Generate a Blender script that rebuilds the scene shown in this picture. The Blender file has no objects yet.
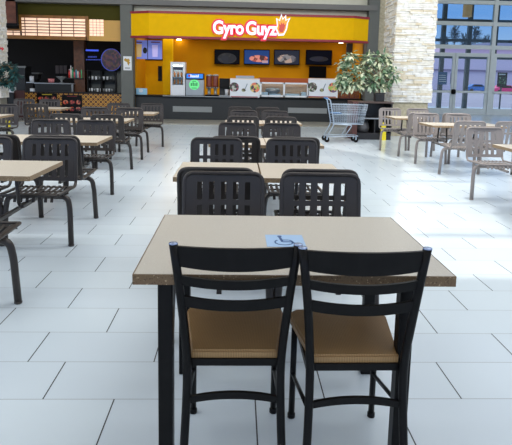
import bpy, bmesh, math, random
from mathutils import Vector, Matrix
from mathutils.geometry import tessellate_polygon
random.seed(7)
S = bpy.context.scene
C = S.collection
PI = math.pi
# ------------------------------------------------------------------ camera
FPX, CX, CY, CAMZ = 528.4, 256.0, 155.4, 1.378
def cam_axes():
    a = Vector((238-CX, -(79.6-CY), -FPX)).normalized()       # world Y seen from the camera
    u = Vector((math.sin(.0156), math.cos(.0156), 0)); u = (u - a*u.dot(a)).normalized()   # world Z
    r = a.cross(u)                                           # world X
    return r, a, u
RX, RY, RZ = cam_axes()
R3 = Matrix((RX, RY, RZ))                              # rows: world axes in camera space
EYE = Vector((0, 0, CAMZ))
def ray(px, py): return R3 @ Vector((px-CX, -(py-CY), -FPX))
def W(px, py, D):                     # point of the plane Y = D
    d = ray(px, py); return EYE + d*(D/d.y)
def F(px, py, z=0.0):                 # point of the plane Z = z
    d = ray(px, py); return EYE + d*((z-CAMZ)/d.z)
cd = bpy.data.cameras.new('camera'); co = bpy.data.objects.new('camera', cd); C.objects.link(co)
M4 = R3.to_4x4(); M4.translation = EYE; co.matrix_world = M4
cd.sensor_fit = 'HORIZONTAL'; cd.sensor_width = 36; cd.lens = FPX*36/512
cd.shift_y = -(222.5-CY)/512; cd.clip_start = .05; cd.clip_end = 500
S.camera = co
# ------------------------------------------------------------------ materials
def srgb(c):
    return tuple(((v/255)/12.92 if v/255 <= .04045 else ((v/255+.055)/1.055)**2.4) for v in c)
MATS = {}
def mat(name, col, rough=.5, metal=0, noise=None, bump=None, emit=None, es=0, spec=.5, coat=0):
    """noise = (scale, colour2, low, high); bump = (scale, strength)"""
    if name in MATS: return MATS[name]
    m = bpy.data.materials.new(name); m.use_nodes = True; nt = m.node_tree; b = nt.nodes['Principled BSDF']
    b.inputs['Base Color'].default_value = (*srgb(col), 1)
    b.inputs['Roughness'].default_value = rough; b.inputs['Metallic'].default_value = metal
    b.inputs['Specular IOR Level'].default_value = spec; b.inputs['Coat Weight'].default_value = coat
    tc = nt.nodes.new('ShaderNodeTexCoord')
    if noise is None: noise = (6, tuple(max(0, v*.975) for v in col), .35, .7)
    n = nt.nodes.new('ShaderNodeTexNoise'); n.inputs['Scale'].default_value = noise[0]; n.inputs['Detail'].default_value = 4
    nt.links.new(tc.outputs['Object'], n.inputs['Vector'])
    r = nt.nodes.new('ShaderNodeValToRGB'); r.color_ramp.elements[0].position = noise[2]; r.color_ramp.elements[1].position = noise[3]
    r.color_ramp.elements[0].color = (*srgb(noise[1]), 1); r.color_ramp.elements[1].color = (*srgb(col), 1)
    nt.links.new(n.outputs['Fac'], r.inputs['Fac']); nt.links.new(r.outputs['Color'], b.inputs['Base Color'])
    if bump:
        n2 = nt.nodes.new('ShaderNodeTexNoise'); n2.inputs['Scale'].default_value = bump[0]; n2.inputs['Detail'].default_value = 5
        nt.links.new(tc.outputs['Object'], n2.inputs['Vector'])
        bp = nt.nodes.new('ShaderNodeBump'); bp.inputs['Strength'].default_value = bump[1]; bp.inputs['Distance'].default_value = .02
        nt.links.new(n2.outputs['Fac'], bp.inputs['Height']); nt.links.new(bp.outputs['Normal'], b.inputs['Normal'])
    if emit:
        b.inputs['Emission Color'].default_value = (*srgb(emit), 1); b.inputs['Emission Strength'].default_value = es
    MATS[name] = m; return m
def glass(name, tint=(230, 240, 245), f=.12):
    if name in MATS: return MATS[name]
    m = bpy.data.materials.new(name); m.use_nodes = True; nt = m.node_tree
    nt.nodes.remove(nt.nodes['Principled BSDF']); out = nt.nodes['Material Output']
    t = nt.nodes.new('ShaderNodeBsdfTransparent'); t.inputs['Color'].default_value = (*srgb(tint), 1)
    g = nt.nodes.new('ShaderNodeBsdfGlossy'); g.inputs['Roughness'].default_value = .03
    lw = nt.nodes.new('ShaderNodeFresnel'); lw.inputs['IOR'].default_value = 1.35
    mx = nt.nodes.new('ShaderNodeMixShader')
    nt.links.new(lw.outputs['Fac'], mx.inputs['Fac']); nt.links.new(t.outputs[0], mx.inputs[1]); nt.links.new(g.outputs[0], mx.inputs[2])
    nt.links.new(mx.outputs[0], out.inputs['Surface']); MATS[name] = m; return m
class NB:                                             # tiny node builder
    def __init__(s, name):
        s.m = bpy.data.materials.new(name); s.m.use_nodes = True; s.nt = s.m.node_tree; s.b = s.nt.nodes['Principled BSDF']; MATS[name] = s.m
    def put(s, sock, v):
        if isinstance(v, bpy.types.NodeSocket): s.nt.links.new(v, sock)
        else: sock.default_value = v
    def math(s, op, a, b=0.0, c=0.0):
        n = s.nt.nodes.new('ShaderNodeMath'); n.operation = op
        s.put(n.inputs[0], a); s.put(n.inputs[1], b); s.put(n.inputs[2], c); return n.outputs[0]
    def mix(s, f, a, b):
        n = s.nt.nodes.new('ShaderNodeMix'); n.data_type = 'RGBA'
        s.put(n.inputs[0], f); s.put(n.inputs[6], a if not isinstance(a, tuple) else (*srgb(a), 1)); s.put(n.inputs[7], b if not isinstance(b, tuple) else (*srgb(b), 1)); return n.outputs[2]
    def xyz(s, kind='Object'):
        t = s.nt.nodes.new('ShaderNodeTexCoord'); x = s.nt.nodes.new('ShaderNodeSeparateXYZ'); s.nt.links.new(t.outputs[kind], x.inputs[0]); s.co = t.outputs[kind]; return x.outputs
    def noise(s, scale, detail=3):
        n = s.nt.nodes.new('ShaderNodeTexNoise'); n.inputs['Scale'].default_value = scale; n.inputs['Detail'].default_value = detail
        s.nt.links.new(s.co, n.inputs['Vector']); return n.outputs['Fac']
def floor_mat():
    k = NB('floor_tile'); X, Y, Z = k.xyz()
    T, L = .3048, .6096
    y0 = F(235, 399).y
    row = k.math('DIVIDE', k.math('SUBTRACT', Y, y0), T)
    r = k.math('FLOOR', row); fy = k.math('FRACT', row)
    par = k.math('MODULO', k.math('ABSOLUTE', r), 2.0)
    near = k.math('LESS_THAN', row, 1.0)              # the two nearest rows are set a little further over
    xo = k.math('ADD', X, k.math('ADD', k.math('MULTIPLY', par, T), k.math('MULTIPLY', near, .123)))
    c = k.math('DIVIDE', k.math('ADD', xo,   .53+.61*20+.157), L)
    fx = k.math('FRACT', c); ci = k.math('FLOOR', c)
    ex = k.math('MULTIPLY', k.math('MINIMUM', fx, k.math('SUBTRACT', 1.0, fx)), L)
    ey = k.math('MULTIPLY', k.math('MINIMUM', fy, k.math('SUBTRACT', 1.0, fy)), T)
    gx = k.math('LESS_THAN', ex, .0030); gy = k.math('LESS_THAN', ey, .0020)
    g = k.math('MAXIMUM', gx, k.math('MULTIPLY', gy, .6))
    wn = k.nt.nodes.new('ShaderNodeTexWhiteNoise'); wn.noise_dimensions = '2D'
    cv = k.nt.nodes.new('ShaderNodeCombineXYZ'); k.put(cv.inputs[0], ci); k.put(cv.inputs[1], r); k.nt.links.new(cv.outputs[0], wn.inputs['Vector'])
    base = k.mix(wn.outputs['Value'], (200, 211, 219), (206, 217, 223))
    base = k.mix(k.math('MULTIPLY', k.noise(2.5), .25), base, (192, 203, 210))
    col = k.mix(g, base, (52, 54, 58))
    k.put(k.b.inputs['Base Color'], col)
    k.put(k.b.inputs['Roughness'], k.math('ADD', .20, k.math('MULTIPLY', g, .5)))
    k.b.inputs['Specular IOR Level'].default_value = .5
    return k.m
def speckle(name, base, dark, light, rough=.35, scale=260):
    k = NB(name); k.xyz()
    n = k.noise(scale, 2); n2 = k.noise(scale*.6, 2)
    c = k.mix(k.math('GREATER_THAN', n, .62), base, dark)
    c = k.mix(k.math('GREATER_THAN', n2, .66), c, light)
    k.put(k.b.inputs['Base Color'], c); k.b.inputs['Roughness'].default_value = rough; return k.m
def wood_seat():
    k = NB('seat_wood'); X, Y, Z = k.xyz()
    w = k.math('SINE', k.math('MULTIPLY', k.math('ADD', X, k.math('MULTIPLY', Y, .6)), 900.0))
    w2 = k.math('SINE', k.math('MULTIPLY', k.math('SUBTRACT', Y, k.math('MULTIPLY', X, .3)), 620.0))
    f = k.math('MULTIPLY', k.math('ADD', k.math('MULTIPLY', w, w2), 1.0), .5)
    c = k.mix(f, (140, 108, 68), (186, 146, 94))
    c = k.mix(k.math('MULTIPLY', k.noise(9), .4), c, (134, 100, 62))
    k.put(k.b.inputs['Base Color'], c); k.b.inputs['Roughness'].default_value = .42
    bp = k.nt.nodes.new('ShaderNodeBump'); bp.inputs['Strength'].default_value = .25; bp.inputs['Distance'].default_value = .002
    k.put(bp.inputs['Height'], f); k.put(k.b.inputs['Normal'], bp.outputs[0]); return k.m
def pattern_mat():                                     # round-coin patterned counter front
    k = NB('coin_pattern'); X, Y, Z = k.xyz()
    P = .16
    def coin(ox, oz):
        a = k.math('SUBTRACT', k.math('FRACT', k.math('ADD', k.math('DIVIDE', X, P), 40+ox)), .5)
        b = k.math('SUBTRACT', k.math('FRACT', k.math('ADD', k.math('DIVIDE', Z, P), 40+oz)), .5)
        return k.math('SQRT', k.math('ADD', k.math('MULTIPLY', a, a), k.math('MULTIPLY', b, b)))
    d = k.math('MINIMUM', coin(0, 0), coin(.5, .5))
    c = k.mix(k.math('LESS_THAN', d, .30), (70, 30, 22), (190, 140, 50))
    c = k.mix(k.math('LESS_THAN', d, .13), c, (120, 70, 30))
    k.put(k.b.inputs['Base Color'], c); k.b.inputs['Roughness'].default_value = .5; return k.m
def dish_mat(name, cols, scale, es=.8, emit=True, rough=.4):    # a picture of food: mottled colours
    k = NB(name); k.xyz()
    v = k.nt.nodes.new('ShaderNodeTexVoronoi'); v.inputs['Scale'].default_value = scale; k.nt.links.new(k.co, v.inputs['Vector'])
    s = k.nt.nodes.new('ShaderNodeSeparateColor'); k.nt.links.new(v.outputs['Color'], s.inputs[0])
    r = k.nt.nodes.new('ShaderNodeValToRGB'); r.color_ramp.interpolation = 'CONSTANT'
    e = r.color_ramp.elements
    e[0].color = (*srgb(cols[0]), 1); e[1].position = 1/len(cols); e[1].color = (*srgb(cols[1]), 1)
    for i, c in enumerate(cols[2:]):
        q = e.new((i+2)/len(cols)); q.color = (*srgb(c), 1)
    k.nt.links.new(s.outputs[0], r.inputs[0])
    k.put(k.b.inputs['Base Color'], r.outputs[0]); k.b.inputs['Roughness'].default_value = rough
    if emit: k.put(k.b.inputs['Emission Color'], r.outputs[0]); k.b.inputs['Emission Strength'].default_value = es
    return k.m

m_floor = floor_mat()
m_band = speckle('walkway_terrazzo', (150, 148, 138), (120, 118, 108), (172, 170, 160), .4, 40)
m_metal = mat('charcoal_metal', (50, 44, 41), .38, 0, (4, (54, 48, 44), .4, .6), spec=.4)
m_sunbright = mat('sunbright_metal', (138, 129, 124), .42, 0, (3, (134, 125, 120), .4, .6))  # chair metal lightened, the sunlight on the right-hand chairs put into its colour
m_black = mat('black_metal', (16, 15, 15), .38, 0, (25, (19, 18, 18), .4, .6), spec=.16)
m_cap = mat('post_cap', (150, 165, 195), .25, .6)
m_top = speckle('table_laminate', (190, 184, 173), (172, 164, 150), (206, 202, 194), .32)
m_edge = speckle('table_edge', (112, 88, 60), (84, 62, 40), (168, 144, 110), .5, 180)
m_top2 = speckle('cluster_laminate', (196, 186, 170), (180, 168, 150), (212, 204, 190), .36)
m_edge2 = speckle('cluster_edge', (146, 122, 92), (116, 92, 66), (182, 160, 130), .5, 180)
m_seat = wood_seat()
m_yel = mat('yellow_fascia', (236, 182, 3), .6, spec=.08)
m_yelwall = mat('yellow_wall', (226, 170, 8), .7, spec=.1)
m_orange = mat('ochre_wall', (212, 148, 10), .7, 0, (1.2, (200, 134, 8), .3, .7), spec=.1)
m_red = mat('dark_red_trim', (140, 14, 30), .45)
m_cream = mat('cream_plaster', (214, 204, 190), .8)
m_creamband = mat('cream_band', (205, 203, 186), .8)
m_greybeam = mat('grey_beam', (104, 103, 100), .6)
m_pillar = mat('grey_green_pillar', (95, 97, 92), .65)
m_olive = mat('olive_wall', (70, 66, 26), .85, spec=.1)
m_dark = mat('dark_interior', (30, 26, 24), .8)
m_dkgrey = mat('dark_grey_panel', (28, 30, 30), .5)
m_steel = mat('brushed_steel', (160, 164, 166), .35, .6)
m_panelgrey = mat('grey_panel', (136, 139, 137), .5)
m_white = mat('white_plastic', (226, 228, 230), .4)
m_stone = mat('ledge_stone', (236, 232, 220), .85, 0, (7, (212, 202, 180), .3, .62), (30, .35))
m_stone2 = mat('ledge_stone_pale', (238, 236, 230), .85, 0, (9, (212, 206, 194), .3, .6), (30, .35))
m_stone3 = mat('ledge_stone_tan', (224, 212, 188), .85, 0, (9, (204, 188, 158), .3, .6), (30, .35))
m_lime = mat('limestone', (186, 176, 150), .8, 0, (14, (160, 150, 124), .3, .7))
m_alu = mat('aluminium_frame', (216, 222, 219), .5)
m_aludk = mat('dark_frame', (84, 92, 94), .45)
m_wood = mat('amber_wood', (150, 100, 36), .5, 0, (5, (122, 76, 26), .3, .7))
m_board = mat('brown_board', (122, 70, 48), .6, 0, (8, (92, 50, 34), .3, .7))
m_red_panel = mat('reddish_brown_laminate', (92, 56, 50), .5)
m_leaf = mat('pale_leaf', (190, 206, 176), .5, 0, (10, (110, 140, 104), .38, .6))
m_leaf2 = mat('cream_leaf', (226, 228, 196), .5, 0, (10, (180, 188, 140), .35, .6))
m_leaf3 = mat('blue_green_leaf', (44, 88, 86), .6, 0, (14, (24, 54, 52), .35, .6))
m_stem = mat('stem', (112, 92, 62), .8)
m_glass = glass('clear_glass'); m_glassg = glass('tinted_glass', (205, 220, 228))
m_scr = mat('screen_black', (8, 8, 10), .6, spec=.05)
# ------------------------------------------------------------------ mesh helpers
def box(bm, x0, x1, y0, y1, z0, z1, bev=0):
    vs = [bm.verts.new((x, y, z)) for x in (x0, x1) for y in (y0, y1) for z in (z0, z1)]
    idx = [(0, 1, 3, 2), (4, 6, 7, 5), (0, 4, 5, 1), (2, 3, 7, 6), (0, 2, 6, 4), (1, 5, 7, 3)]
    fs = [bm.faces.new([vs[i] for i in f]) for f in idx]
    if bev:
        es = list({e for f in fs for e in f.edges})
        bmesh.ops.bevel(bm, geom=es, offset=bev, segments=2, affect='EDGES', profile=.5)
def fillet(pts, r, n=6):
    pts = [Vector(p) for p in pts]; out = [pts[0]]
    for i in range(1, len(pts)-1):
        a, b, c = pts[i-1], pts[i], pts[i+1]; d1 = (a-b); d2 = (c-b)
        rr = min(r, d1.length*.49, d2.length*.49); p = b+d1.normalized()*rr; q = b+d2.normalized()*rr
        for k in range(n+1):
            t = k/n; out.append(p*(1-t)**2 + b*2*t*(1-t) + q*t*t)
    out.append(pts[-1]); return out
def tube(bm, pts, r, n=10, closed=False, rz=None):
    pts = [Vector(p) for p in pts]; rings = []; N = len(pts)
    prev = None
    for i, p in enumerate(pts):
        if closed: t = (pts[(i+1) % N]-pts[i-1])
        else: t = pts[min(i+1, N-1)]-pts[max(i-1, 0)]
        t.normalize()
        if prev is None:
            up = Vector((0, 0, 1)) if abs(t.z) < .9 else Vector((1, 0, 0)); prev = (up-t*up.dot(t)).normalized()
        else:
            prev = (prev-t*prev.dot(t)).normalized()
        b = t.cross(prev); ra = r[i] if isinstance(r, (list, tuple)) else r
        rings.append([bm.verts.new(p+prev*math.cos(2*PI*k/n)*ra+b*math.sin(2*PI*k/n)*(rz or 1)*ra) for k in range(n)])
    M = N if closed else N-1
    for i in range(M):
        A, B = rings[i], rings[(i+1) % N]
        for k in range(n):
            f = bm.faces.new((A[k], A[(k+1) % n], B[(k+1) % n], B[k])); f.smooth = True
    if not closed:
        bm.faces.new(rings[0][::-1]); bm.faces.new(rings[-1])
def lathe(bm, prof, cx=0, cy=0, cz=0, n=24):
    rings = [[bm.verts.new((cx+r*math.cos(2*PI*k/n), cy+r*math.sin(2*PI*k/n), cz+z)) for k in range(n)] for r, z in prof]
    for A, B in zip(rings, rings[1:]):
        for k in range(n):
            f = bm.faces.new((A[k], A[(k+1) % n], B[(k+1) % n], B[k])); f.smooth = True
    bm.faces.new(rings[0][::-1]); bm.faces.new(rings[-1])
def prism(bm, poly, y0, y1):                          # polygon in XZ extruded in Y
    n = len(poly); A = [bm.verts.new((x, y0, z)) for x, z in poly]; B = [bm.verts.new((x, y1, z)) for x, z in poly]
    bm.faces.new(A); bm.faces.new(B[::-1])
    for i in range(n): bm.faces.new((A[i], B[i], B[(i+1) % n], A[(i+1) % n]))
def prismz(bm, poly, z0, z1):                         # polygon in XY extruded in Z
    n = len(poly); A = [bm.verts.new((x, y, z0)) for x, y in poly]; B = [bm.verts.new((x, y, z1)) for x, y in poly]
    bm.faces.new(A[::-1]); bm.faces.new(B)
    for i in range(n): bm.faces.new((A[i], A[(i+1) % n], B[(i+1) % n], B[i]))
def disc_pts(cx, cz, rx, rz=None, n=20): return [(cx+rx*math.cos(2*PI*k/n), cz+(rz or rx)*math.sin(2*PI*k/n)) for k in range(n)]
def strip(bm, prof, x0, x1, th):                      # profile in YZ swept in X with thickness
    up = [bm.verts.new((x0, y, z)) for y, z in prof]; up2 = [bm.verts.new((x1, y, z)) for y, z in prof]
    lo = [bm.verts.new((x0, y, z-th)) for y, z in prof]; lo2 = [bm.verts.new((x1, y, z-th)) for y, z in prof]
    for i in range(len(prof)-1):
        bm.faces.new((up[i], up2[i], up2[i+1], up[i+1])); bm.faces.new((lo[i], lo[i+1], lo2[i+1], lo2[i]))
        bm.faces.new((up[i], up[i+1], lo[i+1], lo[i])); bm.faces.new((up2[i], lo2[i], lo2[i+1], up2[i+1]))
    bm.faces.new((up[0], lo[0], lo2[0], up2[0])); bm.faces.new((up[-1], up2[-1], lo2[-1], lo[-1]))
def obj(name, bm, m, parent=None, loc=None):
    if not isinstance(bm, bmesh.types.BMesh):
        f = bm; bm = bmesh.new(); f(bm)
    bmesh.ops.recalc_face_normals(bm, faces=bm.faces[:])
    me = bpy.data.meshes.new(name); bm.to_mesh(me); bm.free()
    ms = m if isinstance(m, (list, tuple)) else [m]
    for q in ms: me.materials.append(q)
    o = bpy.data.objects.new(name, me); C.objects.link(o)
    if loc: o.location = loc
    if parent: o.parent = parent
    return o
def tag(o, label, cat, group=None):
    o['label'] = label; o['category'] = cat
    if group: o['group'] = group
    return o
def thing(name, label, cat, loc=(0, 0, 0), rz=0, group=None):
    o = bpy.data.objects.new(name, None); C.objects.link(o); o.location = loc; o.rotation_euler = (0, 0, rz)
    o.empty_display_size = .1
    return tag(o, label, cat, group)
def struct(name, bm, m, parent=None):
    o = obj(name, bm, m, parent)
    if parent is None: o['kind'] = 'structure'
    return o
def plabel(o, l): o['label'] = l; return o
def dup(root, loc, rz, label, group=None):
    r = root.copy(); C.objects.link(r); r.location = loc; r.rotation_euler = (0, 0, rz); r['label'] = label
    if group: r['group'] = group
    for ch in list(root.children):
        c = ch.copy(); C.objects.link(c); c.parent = r
        for g in list(ch.children):
            d = g.copy(); C.objects.link(d); d.parent = c
    return r
def local(parent, o):                                  # keep a mesh built in world coords under a thing away from the origin
    o.parent = parent; o.matrix_parent_inverse = Matrix.Translation(parent.location).inverted(); return o
def B(*a, **k): return lambda bm: box(bm, *a, **k)
# box on plane D covering pixels x0..x1, y0..y1 with depth t behind it
def pb(bm, x0, x1, y0, y1, D, t, bev=0):
    xm, ym = (x0+x1)/2, (y0+y1)/2
    a = W(x0, ym, D); b = W(x1, ym, D); c = W(xm, y0, D); d = W(xm, y1, D)
    box(bm, a.x, b.x, D, D+t, d.z, c.z, bev)
def PB(*a, **k): return lambda bm: pb(bm, *a, **k)
def text(name, s, x, y, z, size, m, parent=None, off=0, ext=.01, shear=0, sx=1, align='CENTER'):
    cu = bpy.data.curves.new(name, 'FONT'); cu.body = s; cu.size = size; cu.align_x = align; cu.extrude = ext; cu.offset = off; cu.shear = shear; cu.space_word = .55; cu.space_character = .97
    cu.resolution_u = 4
    t = bpy.data.objects.new(name, cu); C.objects.link(t)
    dg = bpy.context.evaluated_depsgraph_get(); dg.update()
    me = bpy.data.meshes.new_from_object(t.evaluated_get(dg)); C.objects.unlink(t); bpy.data.objects.remove(t)
    me.transform(Matrix.Translation((x, y, z)) @ Matrix.Rotation(PI/2, 4, 'X') @ Matrix.Scale(sx, 4, (1, 0, 0)))
    me.materials.clear(); me.materials.append(m)
    o = bpy.data.objects.new(name, me); C.objects.link(o)
    if parent: local(parent, o)
    return o

# ================================================================== THE SETTING
BACK = 17.65
struct('floor', B(-14, 22, -6, 32, -.1, 0), m_floor)
struct('trim_1', B(-14, 5.9, 15.9, BACK, 0.0, .03), m_band)       # terrazzo kerb in front of the shops
# walls above the shop fronts
struct('wall_back', lambda bm: (box(bm, -14, 5.9, BACK-.1, BACK+.2, 4.4, 6.6)), m_cream)
def pxX(px, py, D): return W(px, py, D).x
def beam(bm):
    box(bm, -14, W(377.5, 9, BACK-.35).x, BACK-.35, BACK+.05, W(250, 7.4, BACK-.35).z, W(250, 2.2, BACK-.35).z)
struct('trim_2', beam, m_greybeam)
gx0, gx1 = pxX(121.5, 60, BACK-.2), pxX(133.5, 60, BACK-.2)
hx0, hx1 = pxX(366, 60, BACK-.2), pxX(376.5, 60, BACK-.2)
struct('wall_fascia', B(gx1-.02, hx0+.05, BACK, BACK+.2, 3.3, 4.4), m_creamband)
gx0, gx1 = pxX(121.5, 60, BACK-.2), pxX(133.5, 60, BACK-.2)
struct('wall_pillar', B(gx0, gx1, BACK-.3, BACK+.04, 0.03, 4.12), m_pillar)
hx0, hx1 = pxX(366, 60, BACK-.2), pxX(376.5, 60, BACK-.2)
struct('wall_post', B(hx0, hx1, BACK-.3, BACK+.3, 0.03, 4.12), m_pillar)
struct('wall_limestone', B(hx1+.002, 6.3, BACK-.25, BACK+.6, 0, 6.6), m_lime)
# stone blocks on limestone handled by material; joints:
def joints(bm):
    for i in range(8): box(bm, hx1+.01, 6.29, BACK-.256, BACK-.252, .55+i*.72, .56+i*.72)
struct('trim_3', joints, mat('mortar', (150, 142, 120), .9))
# shop rooms
def room(bm, x0, x1, y0, y1, z1, t=.1):
    box(bm, x0-t, x1+t, y1, y1+t, 0, z1); box(bm, x0-t, x0, y0, y1, 0, z1); box(bm, x1, x1+t, y0, y1, 0, z1)
GB = 20.5                                              # rear wall of the yellow shop
struct('wall_yellow_shop', lambda bm: room(bm, gx1, hx0, BACK+.2, GB, 3.5), m_orange)
struct('ceiling_yellow_shop', B(gx1, hx0, BACK+.2, GB, 2.86, 3.5), m_yelwall)
struct('ceiling_soffit', B(gx1, hx0, BACK-.305, BACK+.2, 2.87, 3.2), m_yelwall)
struct('floor_yellow_shop', B(gx1, hx0, BACK+.6, GB, 0.0, .02), m_dkgrey)
struct('wall_dark_shop', lambda bm: room(bm, -13, gx0-.01, BACK+.2, 21.6, 4.2), m_dark)
struct('ceiling_dark_shop', B(-13, gx0-.01, BACK+.2, 21.6, 3.0, 3.1), m_dark)
struct('wall_olive', B(-14, gx0, BACK+.0, BACK+.18, 3.05, 4.4), m_olive)
# unseen roof, its openings shaped to cast the sun patches on the floor
AZ = .37; EL = math.radians(68); ZR = 6.6
sh = ZR/math.tan(EL)/math.sqrt(1+AZ*AZ)
def up(p): return (p[0]+AZ*sh, p[1]+sh)
P1 = [(1.095, 3.6), (2.163, 3.58), (3.759, 8.06), (5.509, 13.03), (0.95, 13.13), (1.35, 12.01), (2.95, 9.15)]
P2 = [(2.59, 3.58), (13.914, 3.42), (13.395, 13.35), (5.95, 13.05)]
def roof(bm):
    outer = [(-14, -6), (21, -6), (21, 25.4), (-14, 25.4)]
    loops = [outer, [up(p) for p in P1], [up(p) for p in P2]]
    l3 = [[Vector((x, y, ZR)) for x, y in l] for l in loops]
    tris = tessellate_polygon(l3)
    flat = [p for l in l3 for p in l]
    lo = [bm.verts.new(p) for p in flat]; hi = [bm.verts.new(p+Vector((0, 0, .12))) for p in flat]
    for t in tris:
        bm.faces.new([lo[i] for i in t]); bm.faces.new([hi[i] for i in t][::-1])
    i0 = 0
    for l in l3:
        n = len(l)
        for i in range(n):
            a, b = i0+i, i0+(i+1) % n; bm.faces.new((lo[a], lo[b], hi[b], hi[a]))
        i0 += n
struct('ceiling', roof, m_cream)
def bars(bm):
    for D in (4.62, 5.92, 7.3, 8.1):
        y = D+sh; box(bm, 1.0, 20, y-.03, y+.03, ZR-.14, ZR-.02)
struct('trim_4', bars, m_alu)
# ------------------------------------------------------------------ glazed entrance wall
GW = 24.2
zt = 6.55
bx = lambda px, py: pxX(px, py, GW)
mul = [bx(495, 30)-3.4, bx(495, 30), bx(495, 30)+3.4, bx(495, 30)+6.8]
zbar = [W(470, 47, GW).z, W(470, 23.5, GW).z, W(470, 2, GW).z]
def winframe(bm, y, w, t):
    for x in mul: box(bm, x-w, x+w, y, y+t, 0, zt)
    for z in zbar: box(bm, mul[0], mul[-1], y+.01, y+t-.01, z-w, z+w)
    box(bm, mul[0], mul[-1], y+.01, y+t-.01, 0, .04); box(bm, mul[0], mul[-1], y, y+t, zt-.1, zt)
struct('window_1', lambda bm: winframe(bm, GW, .085, .18), m_alu)
struct('window_2', B(mul[0], mul[-1], GW+.08, GW+.09, zbar[0], zt-.05), m_glassg)
def winframe2(bm):                                     # outer vestibule glazing
    for i in range(9):
        x = W(467.5, 60, GW+3.1).x-2.7+i*1.35; box(bm, x-.1, x+.1, GW+3.0, GW+3.2, 0, 5.6)
    for z in (2.75, 3.6, 4.6, 5.6): box(bm, mul[0]-1, mul[-1]+2, GW+3.03, GW+3.17, z-.07, z+.07)
struct('window_3', winframe2, m_aludk)
struct('ceiling_vestibule', B(mul[0]-1, mul[-1]+2, GW+.2, GW+3.3, 6.0, 6.1), m_cream)
zh = W(470, 53, GW).z; zpb = W(470, 92, GW).z
nd = 0
for i in range(len(mul)-1):
    x0, x1 = mul[i]+.1, mul[i+1]-.1; xm = (x0+x1)/2
    for a, b, hs in ((x0, xm-.01, 1), (xm+.01, x1, -1)):
        nd += 1
        def df(bm, a=a, b=b):
            w = .115
            box(bm, a, a+w, GW+.03, GW+.12, .05, zh); box(bm, b-w, b, GW+.03, GW+.12, .05, zh)
            box(bm, a+w, b-w, GW+.03, GW+.12, .05, .27); box(bm, a+w, b-w, GW+.03, GW+.12, zh-.16, zh)
        d = struct('door_%d' % nd, df, m_alu)
        obj('glass_pane', B(a+.116, b-.116, GW+.07, GW+.08, .271, zh-.161), m_glass, d)
        obj('push_bar', B(a+.03, b-.03, GW-.06, GW+.0, zpb-.05, zpb+.05, bev=.01), m_alu, d)
        if nd in (1, 3): obj('door_knob', lambda bm: lathe(bm, [(.0, -.12), (.09, -.1), (.11, 0), (.09, .1), (.0, .12)], (b-.03 if hs > 0 else a+.03), GW-.08, zpb), m_black, d)
struct('wall_right', lambda bm: (box(bm, mul[-1]+.1, 22, GW, GW+.2, 0, ZR), box(bm, 6.3, mul[0]-.09, GW, GW+.2, 0, ZR), box(bm, 6.3, 6.5, BACK+.6, GW, 0, ZR)), m_lime)
# ------------------------------------------------------------------ stone veneer pillars
def stones(bm, x0, x1, y0, y1, z0, z1, mats=3, hmin=.035, hmax=.075, taper=0):
    z = z0; box(bm, x0+.05, x1-.05, y0+.05, y1-.05, z0, z1)
    while z < z1-.01:
        h = min(random.uniform(hmin, hmax), z1-z); x = x0
        while x < x1-.01:
            w = min(random.uniform(.12, .42), x1-x)
            if x1-x-w < .08: w = x1-x
            d = random.uniform(0, .035); n0 = len(bm.faces); bm.faces.ensure_lookup_table()
            box(bm, x+.002, x+w-.002, y0-d, y0+.06, z+.002, z+h-.003)
            mi = random.choice((0, 0, 1, 1, 1, 2)); bm.faces.ensure_lookup_table()
            for f in bm.faces[n0:]: f.material_index = mi
            x += w
        for side in (0, 1):
            y = y0
            while y < y1-.01:
                w = min(random.uniform(.15, .4), y1-y); d = random.uniform(0, .035); n0 = len(bm.faces)
                if side: box(bm, x1-.06, x1+d, y+.002, y+w-.002, z+.002, z+h-.003)
                else: box(bm, x0-d, x0+.06, y+.002, y+w-.002, z+.002, z+h-.003)
                mi = random.choice((0, 1, 1, 2)); bm.faces.ensure_lookup_table()
                for f in bm.faces[n0:]: f.material_index = mi
                y += w
        z += h
PD = 13.6
sx0, sx1 = W(394, 60, PD).x, W(433.5, 60, PD).x
sz = W(410, 102.5, PD).z
struct('wall_stone_column', lambda bm: stones(bm, sx0, sx1, PD, PD+1.0, sz, ZR-.01), [m_stone, m_stone2, m_stone3])
struct('wall_stone_plinth', B(sx0+.04, sx1-.05, PD+.06, PD+.94, 0, sz), m_lime)
ld = 14.4
lx1 = W(6.5, 40, ld+.5).x; lz = W(4, 98, ld).z
struct('wall_left_stone_column', lambda bm: stones(bm, lx1-1.2, lx1, ld, ld+.5, lz, ZR-.01), [m_stone2, m_stone, m_stone2])
struct('wall_left_plinth', B(lx1-1.15, lx1-.04, ld+.05, ld+.45, 0, lz), mat('plinth_grey', (120, 116, 104), .7))

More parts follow.
